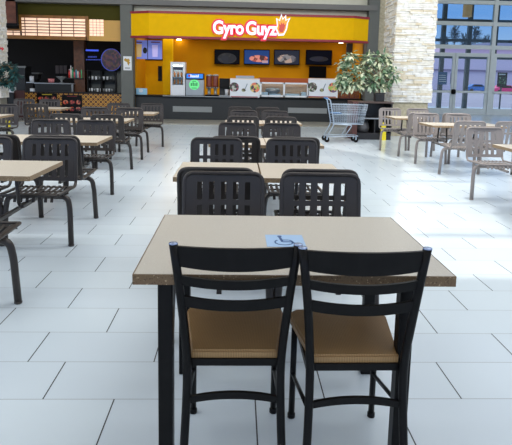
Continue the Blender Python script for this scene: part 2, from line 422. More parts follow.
# ================================================================== FRONT TABLE
TH = .75; td0 = 1.728; td1 = 2.475
a = F(133.0, 273.0, TH); b = F(456.9, 275.8, TH); c = F(164.9, 214.8, TH); d = F(389, 217.1, TH)
tx0, tx1, td0, td1 = -.331, .731, 1.646, 2.408
print('TABLE', a, b, c, d)
t = thing('dining_table', 'large speckled beige table in the foreground with brown edge and blue wheelchair sticker', 'table', ((tx0+tx1)/2, (td0+td1)/2, 0))
hw, hd = (tx1-tx0)/2, (td1-td0)/2
obj('tabletop', B(-hw+.003, hw-.003, -hd+.003, hd-.003, TH-.03, TH, bev=.003), m_top, t)
e = obj('edge_band', lambda bm: (box(bm, -hw, hw, -hd, -hd+.003, TH-.036, TH-.001), box(bm, -hw, hw, hd-.003, hd, TH-.036, TH-.001), box(bm, -hw, -hw+.003, -hd+.003, hd-.003, TH-.036, TH-.001), box(bm, hw-.003, hw, -hd+.003, hd-.003, TH-.036, TH-.001), box(bm, -hw+.003, hw-.003, -hd+.003, hd-.003, TH-.0359, TH-.0301)), m_edge, t)
plabel(e, 'speckled brown table edge')
for ix in (-1, 1):
    for iy in (-1, 1):
        cx, cy = ix*(hw-(.10 if ix < 0 or iy > 0 else .145)), iy*(hd-.06)
        obj('leg', B(cx-.025, cx+.025, cy-.025, cy+.025, 0, TH-.036, bev=.004), m_black, t)
s0 = F(265, 234.9, TH); s1 = F(301.7, 235.3, TH)
lx, ly = s0.x-t.location.x, s0.y-t.location.y; sw = s1.x-s0.x
st = obj('sticker', B(lx, lx+sw, ly-.155, ly, TH, TH+.0012), mat('sticker_blue', (160, 192, 226), .35), t); plabel(st, 'pale blue square accessibility sticker')
def wheelchair(bm):
    z0, z1 = TH+.0012, TH+.002; cx, cy = lx+sw*.46, ly-.10
    n = 22; R, w = .038, .006
    for k in range(n-5):                                # big wheel arc
        a0, a1 = PI*.75+2*PI*k/n, PI*.75+2*PI*(k+1)/n
        prismz(bm, [(cx+R*math.cos(a0), cy+R*math.sin(a0)), (cx+R*math.cos(a1), cy+R*math.sin(a1)), (cx+(R-w)*math.cos(a1), cy+(R-w)*math.sin(a1)), (cx+(R-w)*math.cos(a0), cy+(R-w)*math.sin(a0))], z0, z1)
    prismz(bm, [(cx-.012+.009*math.cos(2*PI*k/12), ly-.022+.009*math.sin(2*PI*k/12)) for k in range(12)], z0, z1)
    for (x0, y0, x1, y1, q) in ((cx-.012, ly-.032, cx-.006, cy+.005, .010), (cx-.006, cy+.005, cx+.03, cy+.005, .009), (cx+.03, cy+.005, cx+.05, cy-.03, .009), (cx-.01, cy+.028, cx+.02, cy+.028, .007), (cx+.05, cy-.03, cx+.062, cy-.026, .007)):
        v = Vector((x1-x0, y1-y0)).normalized(); nn = Vector((-v.y, v.x))*q/2
        prismz(bm, [(x0+nn.x, y0+nn.y), (x0-nn.x, y0-nn.y), (x1-nn.x, y1-nn.y), (x1+nn.x, y1+nn.y)], z0, z1)
obj('wheelchair_symbol', wheelchair, mat('symbol_blue', (42, 84, 140), .4), st)

# ================================================================== BISTRO CHAIRS (face +Y, towards the table)
def bistro(name, label, loc, rz):
    r = thing(name, label, 'chair', loc, rz, None)
    # local: y=0 rear edge of the seat
    def post(s): return fillet([(s*.172, -.085, .0), (s*.160, -.05, .25), (s*.156, -.026, .44), (s*.177, -.055, .68), (s*.200, -.060, .857)], .12, 8)
    for s in (-1, 1):
        p = obj('rear_leg', lambda bm: tube(bm, post(s), .0145, 14), m_black, r)
        cap = obj('post_cap', lambda bm: lathe(bm, [(.0145, 0), (.015, .002), (.013, .0045), (.006, .006)], s*.200, -.0605, .8555), m_cap, p); plabel(cap, 'shiny pale cap on post top')
        fl = obj('front_leg', lambda bm: tube(bm, [(s*.165, .335, .435), (s*.167, .345, .0)], .0125, 12), m_black, r)
        obj('foot', lambda bm: lathe(bm, [(.016, 0), (.016, .016), (.0125, .02)], s*.167, .3445, 0, 12), m_black, fl)
        obj('foot', lambda bm: lathe(bm, [(.018, 0), (.018, .016), (.014, .02)], s*.172, -.085, 0, 12), m_black, p)
        obj('stretcher', lambda bm: tube(bm, [(s*.160, -.045, .29), (s*.166, .34, .19)], .008, 8), m_black, r)
    def slat(z0, z1, zm0, zm1, yb, w, bow):
        def f(bm):
            n = 14; T = .012; rows = []
            for k in range(n+1):
                u = -1+2*k/n; x = u*w; q = 1-u*u; y = yb-bow*q
                rows.append([bm.verts.new(v) for v in ((x, y, z1+(zm1-z1)*q), (x, y+T, z1+(zm1-z1)*q), (x, y+T+.004, z0+(zm0-z0)*q), (x, y+.004, z0+(zm0-z0)*q))])
            for A, Bq in zip(rows, rows[1:]):
                for k in range(4): g = bm.faces.new((A[k], A[(k+1) % 4], Bq[(k+1) % 4], Bq[k]))
            bm.faces.new(rows[0]); bm.faces.new(rows[-1][::-1])
        return f
    obj('top_slat', slat(.783, .849, .772, .849, -.064, .195, .024), m_black, r)
    obj('back_slat', slat(.721, .753, .709, .741, -.064, .184, .020), m_black, r)
    obj('back_slat', slat(.645, .682, .635, .671, -.060, .174, .018), m_black, r)
    def seat(bm):
        poly = [(-.150, .004), (-.145, -.004), (.145, -.004), (.150, .004), (.192, .30), (.188, .335), (.16, .36), (-.16, .36), (-.188, .335), (-.192, .30)]
        prismz(bm, poly, .437, .464)
        es = [e for e in bm.edges if all(abs(v.co.z-.464) < 1e-5 for v in e.verts)]
        bmesh.ops.bevel(bm, geom=es, offset=.007, segments=3, affect='EDGES')
    obj('seat', seat, m_seat, r)
    obj('seat_frame', lambda bm: (box(bm, -.163, .163, -.012, .008, .412, .4365), box(bm, -.17, .17, .325, .345, .412, .4365), box(bm, -.168, -.150, .0, .34, .412, .4365), box(bm, .150, .168, .0, .34, .412, .4365)), m_black, r)
    obj('rear_stretcher', slat(.292, .317, .310, .337, -.048, .160, .0), m_black, r)
    return r
bistro('bistro_chair', 'black ladder-back chair with brown wood seat, left of the two nearest', (0.002, 1.695, 0), 0)
bistro('bistro_chair', 'black ladder-back chair with brown wood seat, right of the two nearest', (.412, 1.665, 0), math.radians(.5))

# ================================================================== SLATTED METAL CHAIR (faces +Y)
def slat_chair(m_metal):
    r = thing('slatted_chair', 'x', 'chair')
    h = .225
    loop = fillet([(-h, .50, .455), (-h, .03, .44), (-h, -.035, .843), (h, -.035, .843), (h, .03, .44), (h, .50, .455)], .06, 7)
    obj('frame', lambda bm: (tube(bm, loop, .0125, 10), tube(bm, [(-h, .50, .455), (h, .50, .455)], .0125, 8)), m_metal, r)
    yb = lambda z: .03-.065*(z-.44)/.403
    def panel(bm):
        W2 = .214; sw = .031; p = .069
        ys = [.48, .515, .660, .690, .792, .832]
        xs = [-W2]
        for k in range(5): xs += [(k-2)*p-sw/2, (k-2)*p+sw/2]
        xs.append(W2)
        for i in range(len(xs)-1):
            for j in range(len(ys)-1):
                if i % 2 == 1 and j in (1, 3): continue
                x0, x1, a0, a1 = xs[i], xs[i+1], ys[j], ys[j+1]
                # grid of vertices follows the slope of the back and a shallow curve
                def P(x, z, o): return bm.verts.new((x, yb(z)-.018*(1-(x/W2)**2)+o, z))
                v = [P(x0, a0, 0), P(x1, a0, 0), P(x1, a1, 0), P(x0, a1, 0), P(x0, a0, .007), P(x1, a0, .007), P(x1, a1, .007), P(x0, a1, .007)]
                for f in ((0, 1, 2, 3), (7, 6, 5, 4), (0, 4, 5, 1), (1, 5, 6, 2), (2, 6, 7, 3), (3, 7, 4, 0)): bm.faces.new([v[q] for q in f])
        bmesh.ops.remove_doubles(bm, verts=bm.verts[:], dist=1e-5)
    obj('backrest', panel, m_metal, r)
    def seat(bm):
        prof = [(.05, .445), (.16, .436), (.30, .436), (.42, .446), (.485, .452), (.515, .442), (.525, .415)]
        for k in range(9):
            x = -.188+k*.047; strip(bm, prof, x-.0115, x+.0115, .006)
        for y, z in ((.06, .442), (.20, .433), (.33, .434), (.46, .447)): box(bm, -h+.008, h-.008, y-.009, y+.009, z-.012, z-.002)
    obj('seat', seat, m_metal, r)
    for s in (-1, 1):
        l = obj('leg', lambda bm: tube(bm, fillet([(s*.10, .30, .408), (s*.240, .30, .405), (s*.258, .31, .30), (s*.266, .33, .012)], .09, 8), .0225, 12), m_metal, r)
        obj('foot', lambda bm: lathe(bm, [(.020, 0), (.024, .003), (.024, .014), (.02, .016)], s*.266, .33, 0, 12), m_metal, l)
    obj('support_rail', lambda bm: (tube(bm, [(-.11, .30, .408), (.11, .30, .408)], .021, 10), box(bm, -.012, .012, .10, .62, .386, .41)), m_metal, r)
    return r
protos = {'dark': slat_chair(m_metal), 'taupe': slat_chair(m_sunbright)}; used = set()  # 'taupe': the same chair with sunlight put into its colour
def chair(X, D, face, label, group, rz=0):
    if face == 'cam': loc = (X, D-.03, 0); ang = PI+rz
    else: loc = (X, D+.03, 0); ang = rz
    kind = 'taupe' if label.startswith('taupe') else 'dark'; proto = protos[kind]  # 'taupe' marks the chairs lightened for the sun
    if kind not in used:
        proto.location = loc; proto.rotation_euler = (0, 0, ang); proto['label'] = label; proto['group'] = group; used.add(kind); return proto
    return dup(proto, loc, ang, label, group)
G = 'slatted metal chairs of the food court'
dk = 'dark slatted metal chair'; tp = 'taupe slatted metal chair'
rows = [
 (-0.073, 3, 'cam', dk+', left of the pair just behind the big foreground table'),
 (0.487, 3, 'cam', dk+', right of the pair just behind the big foreground table'),
 (-0.122, 3.14, 'away', dk+' mostly hidden behind the nearest middle pair left chair'),
 (0.506, 3.13, 'away', dk+' mostly hidden behind the nearest middle pair right chair'),
 (-0.184, 4.78, 'cam', dk+' behind the second middle table, on its left side'),
 (0.501, 4.79, 'cam', dk+' behind the second middle table, on its right side'),
 (-0.015, 4.93, 'away', dk+' seen in the gap between the second middle row chairs'),
 (0.549, 4.94, 'away', dk+' back to back with the second middle row right chair'),
 (0.004, 6.54, 'cam', dk+' behind the third middle table, left one'),
 (0.554, 6.55, 'cam', dk+' behind the third middle table, right one'),
 (0.083, 7.72, 'away', dk+', fifth row back in the middle column, left one'),
 (0.64, 7.74, 'away', dk+', fifth row back in the middle column, right one'),
 (0.11, 9.21, 'cam', dk+', second row from counter, middle column, left'),
 (0.655, 9.24, 'cam', dk+', second row from counter, middle column, right'),
 (0.05, 10.4, 'away', dk+' nearest the black counter in the middle column, left one'),
 (0.59, 10.43, 'away', dk+' nearest the black counter in the middle column, right one'),
 (-1.584, 2.75, 'away', dk+' at lower left with only seat and leg showing'),
 (-1.61, 4.59, 'cam', dk+' behind the nearest left table, its whole back and seat in view'),
 (-2.16, 4.58, 'cam', dk+' cut by the left frame edge behind the nearest left table'),
 (-1.64, 4.75, 'away', dk+' back to back behind the nearest fully seen left chair'),
 (-2.17, 4.75, 'away', dk+' back to back behind the chair cut by the left frame edge'),
 (-1.73, 6.53, 'cam', dk+' behind the second left table, right end, leg out in the aisle'),
 (-2.273, 6.52, 'cam', dk+' behind the second left table, second from the aisle'),
 (-1.854, 7.59, 'away', dk+' before the third left table, on the aisle end'),
 (-2.42, 7.57, 'away', dk+' before the third left table, second from the aisle'),
 (-1.873, 9.28, 'cam', dk+' behind the third left table on the aisle, upright slotted back'),
 (-2.452, 9.24, 'cam', dk+' behind the third left table, second from the aisle'),
 (-1.918, 9.46, 'away', dk+' tucked behind the aisle chair of the third left table'),
 (-2.522, 9.42, 'away', dk+' tucked behind the second chair of the third left table'),
 (-1.765, 11.03, 'cam', dk+' before the yellow door at the left aisle far end'),
 (-2.437, 10.98, 'cam', dk+' before the patterned counter, left of the chair by yellow door'),
 (-4.205, 9.76, 'cam', dk+' below the wreath at the far left, overlapping a cream tabletop'),
 (-3.80, 10.1, 'away', dk+' just right of the far left chair below the wreath'),
 (-4.80, 12.12, 'cam', dk+' behind the small far left table, left one'),
 (-4.25, 12.16, 'cam', dk+' behind the small far left table, right one'),
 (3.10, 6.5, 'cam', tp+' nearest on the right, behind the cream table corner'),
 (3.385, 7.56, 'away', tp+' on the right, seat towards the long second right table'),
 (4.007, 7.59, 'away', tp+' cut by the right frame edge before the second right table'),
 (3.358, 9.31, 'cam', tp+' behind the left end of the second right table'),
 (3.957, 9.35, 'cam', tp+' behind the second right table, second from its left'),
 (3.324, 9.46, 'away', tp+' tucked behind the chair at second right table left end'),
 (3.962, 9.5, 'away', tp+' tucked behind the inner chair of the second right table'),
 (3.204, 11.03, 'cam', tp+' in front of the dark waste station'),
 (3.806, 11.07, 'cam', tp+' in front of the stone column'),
]
for X, D, f, l in rows: chair(X, D, f, l, 'sunlit slatted metal chairs' if l.startswith('taupe') else 'dark slatted metal chairs')

# ================================================================== CLUSTER TABLES
def cluster():
    r = thing('cluster_table', 'x', 'table'); z = .72; w = .297; d = .33
    obj('tabletop', B(-w+.002, w-.002, -d+.002, d-.002, z-.03, z, bev=.002), m_top2, r)
    plabel(obj('edge_band', lambda bm: (box(bm, -w, w, -d, -d+.002, z-.033, z-.001), box(bm, -w, w, d-.002, d, z-.033, z-.001), box(bm, -w, -w+.002, -d+.002, d-.002, z-.033, z-.001), box(bm, w-.002, w, -d+.002, d-.002, z-.033, z-.001)), m_edge2, r), 'brown table edge')
    for sg in (-1, 1):
        obj('post', lambda bm: (tube(bm, fillet([(0, sg*.30, .385), (0, sg*.20, .385), (0, sg*.16, z-.034)], .05, 5), .014, 10)), m_metal, r)
    obj('support_beam', lambda bm: (box(bm, -.012, .012, -.42, .42, .36, .385), box(bm, -.2, .2, -.03, .03, z-.055, z-.0335), box(bm, -.025, .025, -.22, .22, z-.055, z-.0335)), m_metal, r)
    return r
ct = cluster(); ft = [True]
def table(X, D, label):
    if ft[0]: ct.location = (X, D, 0); ct['label'] = label; ct['group'] = 'cream topped cluster tables'; ft[0] = False
    else: dup(ct, (X, D, 0), 0, label, 'cream topped cluster tables')
for X, D, l in [
 (-0.132, 3.85, 'cream square table, left of the two joined right behind the foreground table'),
 (0.470, 3.86, 'cream square table, right of the two joined right behind the foreground table'),
 (0.006, 5.7, 'cream square table third back in the middle column, left half'),
 (0.604, 5.72, 'cream square table third back in the middle column, right half'),
 (0.103, 8.36, 'cream square table fourth back in the middle column, left half'),
 (0.70, 8.4, 'cream square table fourth back in the middle column, right half'),
 (-1.656, 3.8, 'nearest cream table cut by the left frame edge'),
 (-1.708, 5.67, 'second cream table on the left, its corner at the aisle'),
 (-2.306, 5.65, 'second cream table on the left, half away from the aisle'),
 (-1.975, 8.35, 'third cream table on the left, aisle half'),
 (-2.573, 8.31, 'third cream table on the left, half away from the aisle'),
 (-1.829, 10.1, 'farthest cream table of the left aisle, in front of the chair by the yellow door'),
 (-4.078, 8.76, 'cream tabletop at the far left frame edge below the wreath'),
 (-3.841, 11.08, 'small far left cream table before the food poster'),
 (3.163, 5.47, 'cream table corner cut by the right frame edge'),
 (3.398, 8.61, 'long second right table, left end section with pointed corner'),
 (4.032, 8.65, 'long second right table, section next to the right frame edge'),
 (3.268, 10.21, 'farthest right cream table in front of the waste station chair'),
]: table(X, D, l)

# ================================================================== YELLOW SHOP
SD = 17.05                                             # front of the sign box
s = thing('shop_sign', 'long yellow sign box with dark red trim and white raised lettering Gyro Guyz', 'sign', (0, SD, 2.88))
def P(px, py, D=SD): return W(px, py, D)
zt_, zb_ = (P(149, 12.8).z+P(353, 15).z)/2, (P(149, 38).z+P(353, 41).z)/2
xa, xb = P(149, 25).x, P(354, 28).x; xl, xr = P(131, 25, BACK-.33).x, W(368.5, 28, BACK-.33).x
plan = [(xa, SD), (xb, SD), (xr, BACK-.31), (xl, BACK-.31)]
s.location = ((xa+xb)/2, SD+.3, zb_)
local(s, obj('sign_panel', lambda bm: prismz(bm, plan, zb_+.05, zt_-.05), m_yel))
def grow(q): return [(xa-q*.3, SD-q), (xb+q*.3, SD-q), (xr+q, BACK-.311), (xl-q, BACK-.311)]
local(s, plabel(obj('trim_band', lambda bm: prismz(bm, grow(.03), zt_-.05, zt_+.02), m_red), 'dark red top trim'))
local(s, plabel(obj('trim_band', lambda bm: prismz(bm, grow(.03), zb_-.02, zb_+.05), m_red), 'dark red bottom trim'))
cxs = (P(213, 28).x+P(277, 28).x)/2; wl = P(277, 28).x-P(213, 28).x; zbase = P(245, 34.4).z
m_let = mat('white_letter', (240, 240, 250), .4, emit=(240, 238, 250), es=.35); m_outl = mat('red_outline', (214, 20, 50), .4, emit=(220, 20, 60), es=.3)
lh = .56
for nm, mm, off, yy, ex in (('lettering_outline', m_outl, .07, SD-.03, .02), ('lettering', m_let, .019, SD-.07, .02)):
    tx = text(nm, 'Gyro Guyz', 0, yy, zbase, lh, mm, None, off, ex)
    xs = [v.co.x for v in tx.data.vertices]; w0 = max(xs)-min(xs); mid = (max(xs)+min(xs))/2
    k = (wl+(.10 if off > .05 else 0))/w0
    for v in tx.data.vertices: v.co.x = cxs+(v.co.x-mid)*k
    local(s, tx)
fx, fz = P(281.5, 28).x, P(281, 26).z
fl = [(-.10, -.36), (.08, -.34), (.17, -.12), (.20, .12), (.27, .30), (.14, .22), (.13, .40), (.03, .26), (-.02, .44), (-.08, .20), (-.18, .28), (-.15, .02), (-.19, -.12)]
q = obj('flame_outline', lambda bm: prism(bm, [(fx+x*1.0, fz+z*.86) for x, z in fl], SD-.06, SD-.002), m_let); local(s, q)
q = obj('flame', lambda bm: prism(bm, [(fx+x*.78, fz+z*.68) for x, z in fl], SD-.08, SD-.06), mat('flame_orange', (240, 160, 40), .4, emit=(240, 150, 30), es=.3)); local(s, q)
q = obj('flame_core', lambda bm: prism(bm, [(fx+x*.5, fz-.06+z*.4) for x, z in fl], SD-.10, SD-.08), mat('flame_red', (225, 70, 50), .4)); local(s, q)
# downlights under the sign
for i, (px, py, r_) in enumerate([(179, 39, .09), (341, 42, .09), (279, 42.3, .07), (221, 41.5, .07), (235, 43, .04), (250, 43, .04), (264.5, 43, .04), (291, 43.2, .04), (302, 43.3, .04)]):
    p = F(px, py, 2.84)
    o = obj('downlight', lambda bm: lathe(bm, [(r_, 0), (r_, .05), (r_*.9, .06)], 0, 0, 0, 16), mat('lamp_white', (255, 250, 235), .4, emit=(255, 244, 215), es=9), None, (p.x, p.y, 2.80))
    tag(o, ['large round ceiling light left of the yellow shop, near its blue menu', 'large round ceiling light at the right end of the yellow shop', 'larger ceiling light below the flame of the sign', 'larger ceiling light below the first letters of the sign', 'small ceiling light, leftmost of the five small ones', 'small ceiling light, second of the five from the left', 'small ceiling light, middle of the five', 'small ceiling light, fourth of the five from the left', 'small ceiling light, rightmost of the five'][i], 'ceiling light', 'downlights of the yellow shop')
# partition, door
CD = BACK                                              # counter front plane
ctop = W(200, 95, CD).z
def cx_(px, D=CD, py=90): return W(px, py, D).x
t = thing('shop_counter', 'long black counter of the yellow shop with grey inset panels', 'counter', (cx_(250), CD+.3, .03))
local(t, obj('body', B(gx1+.01, cx_(368), CD+.05, CD+.65, .03, ctop-.08), m_dkgrey))
local(t, plabel(obj('worktop', B(gx1+.005, cx_(368.5), CD-.03, CD+.7, ctop-.08, ctop-.03, bev=.01), m_black), 'black counter top'))
for (a, b) in ((172.8, 212), (288, 327)):
    local(t, plabel(obj('panel', PB(a, b, 106.5 if a < 200 else 108, 112 if a < 200 else 113.3, CD+.03, .02), m_panelgrey), 'light grey inset panel'))
local(t, obj('tray_rail', B(cx_(163), cx_(232), CD-.12, CD-.03, ctop-.06, ctop-.035, bev=.005), m_steel))
Z0 = ctop-.03
o = obj('yellow_column', PB(163, 172.5, 38, 95, BACK+1.2, .25), m_yel); tag(o, 'plain yellow column behind the drinks cooler', 'column')
d = struct('door_20', PB(139, 167, 60, 118, BACK+2.0, .06), m_yelwall)
struct('trim_5', lambda bm: (pb(bm, 136, 170, 58.8, 60.3, BACK+1.98, .1), pb(bm, 167, 168, 60, 118, BACK+1.98, .1)), m_dark)
obj('door_window', PB(158, 162, 66, 81, BACK+1.985, .013), m_black, d)
o = obj('menu_board', PB(131.6, 161.8, 40.3, 59, BACK+.35, .05), mat('menu_blue', (112, 124, 196), .5, emit=(110, 125, 205), es=.30)); tag(o, 'blue lit menu board with two drink pictures beside the grey pillar', 'menu board')
def cup(bm, x0, x1, y0, y1, D, tp=.85):
    a = W(x0, y0, D); b = W(x1, y1, D); m = (a.x+b.x)/2; w = (b.x-a.x)/2
    prism(bm, [(m-w*tp, b.z), (m+w*tp, b.z), (m+w, a.z), (m-w, a.z)], D-.01, D)
D_ = BACK+.35
obj('drink_picture', lambda bm: cup(bm, 135.5, 142, 44, 57, D_), mat('pic_tan', (190, 160, 110), .5, emit=(200, 170, 110), es=.25), o)
obj('drink_picture', lambda bm: cup(bm, 152, 158, 45, 57, D_), mat('pic_lilac', (180, 170, 220), .5, emit=(180, 170, 220), es=.3), o)
obj('dark_spot', lambda bm: prism(bm, disc_pts(W(145, 50.5, D_).x, W(145, 50.5, D_).z, .07, .1), D_-.012, D_), m_black, o)
for a_, b_ in ((134, 142), (151, 160)): obj('heading', PB(a_, b_, 41.7, 42.8, D_-.008, .008), mat('pic_maroon', (120, 50, 80), .5), o)
obj('divider', PB(147.2, 148.0, 40.3, 59, D_-.008, .008), mat('pic_navy', (40, 40, 80), .5), o)
# dark area under the menu left
o = obj('wall_cabinet', PB(131.5, 139, 74, 94, BACK+1.1, .4), m_dkgrey); tag(o, 'low dark cabinet left of the yellow door behind the counter', 'cabinet')
o = obj('counter_card', B(cx_(133.5), cx_(146), CD+.2, CD+.215, Z0, W(140, 88.2, CD+.2).z), mat('card_blue', (150, 200, 225), .5)); tag(o, 'small blue and white card standing on the left end of the counter', 'card')
obj('emblem', lambda bm: prism(bm, disc_pts((cx_(133.5)+cx_(146))/2, Z0+.13, .07, .06), CD+.19, CD+.199), m_white, o)
# drinks cooler
t = thing('drinks_cooler', 'white countertop cooler with orange drinks behind glass', 'cooler', (cx_(177), CD+.3, Z0))
x0, x1 = cx_(170), cx_(184.5); ztop = W(177, 62, CD+.15).z
y0, y1 = CD+.15, CD+.62
def coolf(bm):
    box(bm, x0, x1, y0, y1, Z0, Z0+.34); box(bm, x0, x1, y0, y1, ztop-.1, ztop)
    box(bm, x0, x0+.06, y0, y1, Z0+.34, ztop-.1); box(bm, x1-.06, x1, y0, y1, Z0+.34, ztop-.1); box(bm, x0, x1, y1-.05, y1, Z0+.34, ztop-.1)
local(t, obj('cabinet', coolf, m_white))
local(t, obj('glass_door', B(x0+.061, x1-.061, y0+.01, y0+.02, Z0+.341, ztop-.101), m_glass))
local(t, obj('header_strip', B(x0+.08, x1-.08, y0-.006, y0+.008, ztop-.26, ztop-.17), mat('navy', (26, 34, 66), .5)))
local(t, obj('lamp_strip', B(x0+.09, x1-.09, y0+.03, y0+.06, ztop-.13, ztop-.11), mat('strip_light', (255, 250, 240), .4, emit=(255, 245, 230), es=14)))
for k in range(2): local(t, obj('shelf', B(x0+.06, x1-.06, y0+.06, y1-.06, Z0+.35+k*.24, Z0+.36+k*.24), m_steel))
for k in range(6):
    bx_ = x0+.12+(k % 3)*.115; zz = Z0+.361+(k//3)*.24
    o = obj('drink_bottle', lambda bm: lathe(bm, [(.035, 0), (.036, .12), (.014, .155), (.014, .18)], 0, 0, 0, 10), mat('orange_drink', (232, 130, 40), .4), None, (bx_, y0+.13, zz))
    tag(o, 'orange drink bottle, %s on the %s shelf of the white cooler' % (['left one', 'middle one', 'right one'][k % 3], 'upper' if k > 2 else 'lower'), 'bottle', 'orange bottles in the cooler')
# grey drink machine
t = thing('drink_machine', 'grey beverage machine with blue header and round green sticker', 'machine', (cx_(194), CD+.3, Z0))
x0, x1 = cx_(185.3), cx_(203.6); zt2 = W(194, 73.3, CD+.1).z; zg = W(194, 79.6, CD+.1).z
local(t, obj('body', B(x0, x1, CD+.12, CD+.62, Z0, zg, bev=.01), m_steel))
local(t, plabel(obj('header', B(x0+.01, x1-.01, CD+.1, CD+.6, zg, zt2), m_black), 'black box top'))
local(t, plabel(obj('light_panel', B(x0+.03, x1-.03, CD+.09, CD+.099, zg+.04, zt2-.02), mat('soda_blue', (30, 110, 200), .4, emit=(30, 120, 215), es=.5)), 'lit blue header panel'))
def scrib(bm):
    xx = x0+.16
    for w, h_ in ((.04, .09), (.05, .06), (.04, .06), (.05, .06), (.03, .075), (.04, .06), (.03, .09)):
        box(bm, xx, xx+w*.75, CD+.084, CD+.09, zg+.075, zg+.075+h_); xx += w
local(t, obj('header_writing', scrib, m_let))
local(t, obj('header_dot', lambda bm: prism(bm, disc_pts(x0+.12, zg+.12, .035), CD+.083, CD+.09), mat('dot_red', (214, 50, 60), .4)))
gz = W(194.8, 84.7, CD+.1).z; gxx = W(194.2, 84.7, CD+.1).x
gs = obj('round_sticker', lambda bm: prism(bm, disc_pts(gxx, gz, .17, n=32), CD+.10, CD+.119), mat('mint_green', (110, 232, 140), .5, emit=(110, 235, 140), es=.25)); plabel(gs, 'round mint green sticker'); local(t, gs)
def gsc(bm):
    box(bm, gxx-.06, gxx+.06, CD+.094, CD+.0995, gz+.10, gz+.12); box(bm, gxx-.08, gxx+.08, CD+.094, CD+.0995, gz-.12, gz-.10)
    for k in range(4): box(bm, gxx-.11+k*.06, gxx-.075+k*.06, CD+.094, CD+.0995, gz-.04, gz+.05+.02*(k % 2))
local(t, obj('sticker_writing', gsc, mat('green_dk', (40, 130, 70), .5)))
# beverage urns
for k, px in enumerate((208.6, 215)):
    xx = cx_(px); t = thing('beverage_urn', ['left', 'right'][k]+' tall urn with reddish brown tank and steel lid on the counter', 'urn', (xx, CD+.35, Z0), 0, 'beverage urns')
    zq = W(px, 74.5, CD+.3).z-Z0
    obj('base', lambda bm: (lathe(bm, [(.10, 0), (.10, .03), (.05, .05), (.05, .24), (.105, .26), (.105, .30)], n=20)), m_steel, t)
    plabel(obj('tank', lambda bm: lathe(bm, [(.098, .3), (.102, .34), (.102, zq-.08), (.098, zq-.05)], n=20), mat('urn_brown', (130, 62, 44), .25), t), 'reddish brown tank')
    obj('lid', lambda bm: lathe(bm, [(.106, zq-.05), (.106, zq-.02), (.06, zq), (.0, zq+.01)], n=20), m_steel, t)
    obj('tap', B(-.015, .015, -.15, -.09, .26, .30), m_black, t)
t = thing('coffee_brewer', 'low black and steel brewer between urns and food picture panel', 'coffee machine', (cx_(224), CD+.3, Z0))
x0, x1 = cx_(219), cx_(229.6); zz = W(224, 78.3, CD+.2).z
local(t, obj('hood', B(x0, x1, CD+.2, CD+.6, zz-.30, zz, bev=.01), m_black))
local(t, obj('back_panel', B(x0, x1, CD+.45, CD+.6, Z0+.03, zz-.3), m_dkgrey))
local(t, obj('base', B(x0, x1, CD+.18, CD+.6, Z0, Z0+.03), m_steel))
local(t, obj('cup', lambda bm: lathe(bm, [(.05, 0), (.07, .2)], x1-.1, CD+.3, Z0+.03, 14), m_white))
o = obj('drip_tray', B(cx_(205), cx_(218.6), CD+.05, CD+.22, Z0, Z0+.05, bev=.005), m_black); tag(o, 'black drip tray in front of the beverage urns', 'tray')
# picture panels on the sneeze guard
def panel(px0, px1, label):
    t = thing('picture_panel', label, 'sign panel', (cx_((px0+px1)/2), CD-.08, Z0), 0, 'white food picture panels')
    zt3 = W((px0+px1)/2, 78.5, CD-.08).z; zb3 = W((px0+px1)/2, 97.4, CD-.08).z
    a, b = cx_(px0, CD-.08), cx_(px1, CD-.08)
    local(t, obj('board', B(a, b, CD-.1, CD-.04, zb3, zt3), mat('panel_white', (222, 226, 230), .5)))
    local(t, plabel(obj('base_strip', B(a+.02, b-.06, CD-.103, CD-.101, zb3+.005, zb3+.035), m_red), 'red base stripe'))
    w = b-a; zc = (zt3+zb3)/2; h = zt3-zb3
    local(t, obj('bowl_picture', lambda bm: prism(bm, disc_pts(a+w*.14, zc+.02, .155), CD-.108, CD-.101), dish_mat('bowl_food', [(90, 90, 80), (70, 30, 50), (180, 180, 170), (60, 80, 50), (150, 70, 80)], 16, emit=False)))
    local(t, obj('bowl_picture', lambda bm: prism(bm, disc_pts(a+w*.84, zc+.02, .165), CD-.108, CD-.101), dish_mat('salad_food', [(225, 120, 90), (120, 90, 120), (160, 190, 90), (70, 60, 70), (220, 190, 120)], 14, emit=False)))
    def sp(bm):
        prism(bm, disc_pts(a+w*.46, zc-.07, .07, .055), CD-.108, CD-.101)
    local(t, obj('spoon_picture', sp, dish_mat('spoon_food', [(70, 60, 50), (150, 150, 110), (60, 50, 50)], 22, emit=False)))
    local(t, obj('handle_picture', lambda bm: prism(bm, [(a+w*.50, zc-.02), (a+w*.52, zc-.04), (a+w*.59, zc+.13), (a+w*.57, zc+.15)], CD-.108, CD-.101), mat('pic_steel', (120, 140, 150), .4)))
    local(t, plabel(obj('top_strip', B(a, b, CD-.103, CD-.101, zt3-.03, zt3-.012), mat('peach', (235, 200, 170), .5)), 'peach top stripe'))
panel(230, 259.6, 'left white panel with food bowls on the sneeze guard, beside the brewer')
panel(308, 337.7, 'right white panel with food bowls, beside the plant and crates')
t = thing('food_display', 'glass fronted food display between the two picture panels', 'display case', (cx_(284), CD, Z0))
a, b = cx_(260), cx_(308); z1_ = W(284, 82.5, CD).z; z0_ = W(284, 97, CD-.08).z
def fd(bm):
    for px in (260.2, 283.6, 307.2): box(bm, cx_(px)-.02, cx_(px)+.04, CD-.1, CD-.05, z0_, z1_)
    box(bm, a, b, CD-.1, CD-.05, z1_-.05, z1_); box(bm, a, b, CD-.1, CD-.05, z0_, z0_+.05)
local(t, obj('frame', fd, m_white)); local(t, obj('glass_front', B(a, b, CD-.085, CD-.08, z0_+.05, z1_-.05), m_glass))
local(t, plabel(obj('back_board', B(a, b, CD+.30, CD+.33, Z0, z1_-.02), mat('peach_food', (236, 180, 138), .6)), 'peach coloured back board'))
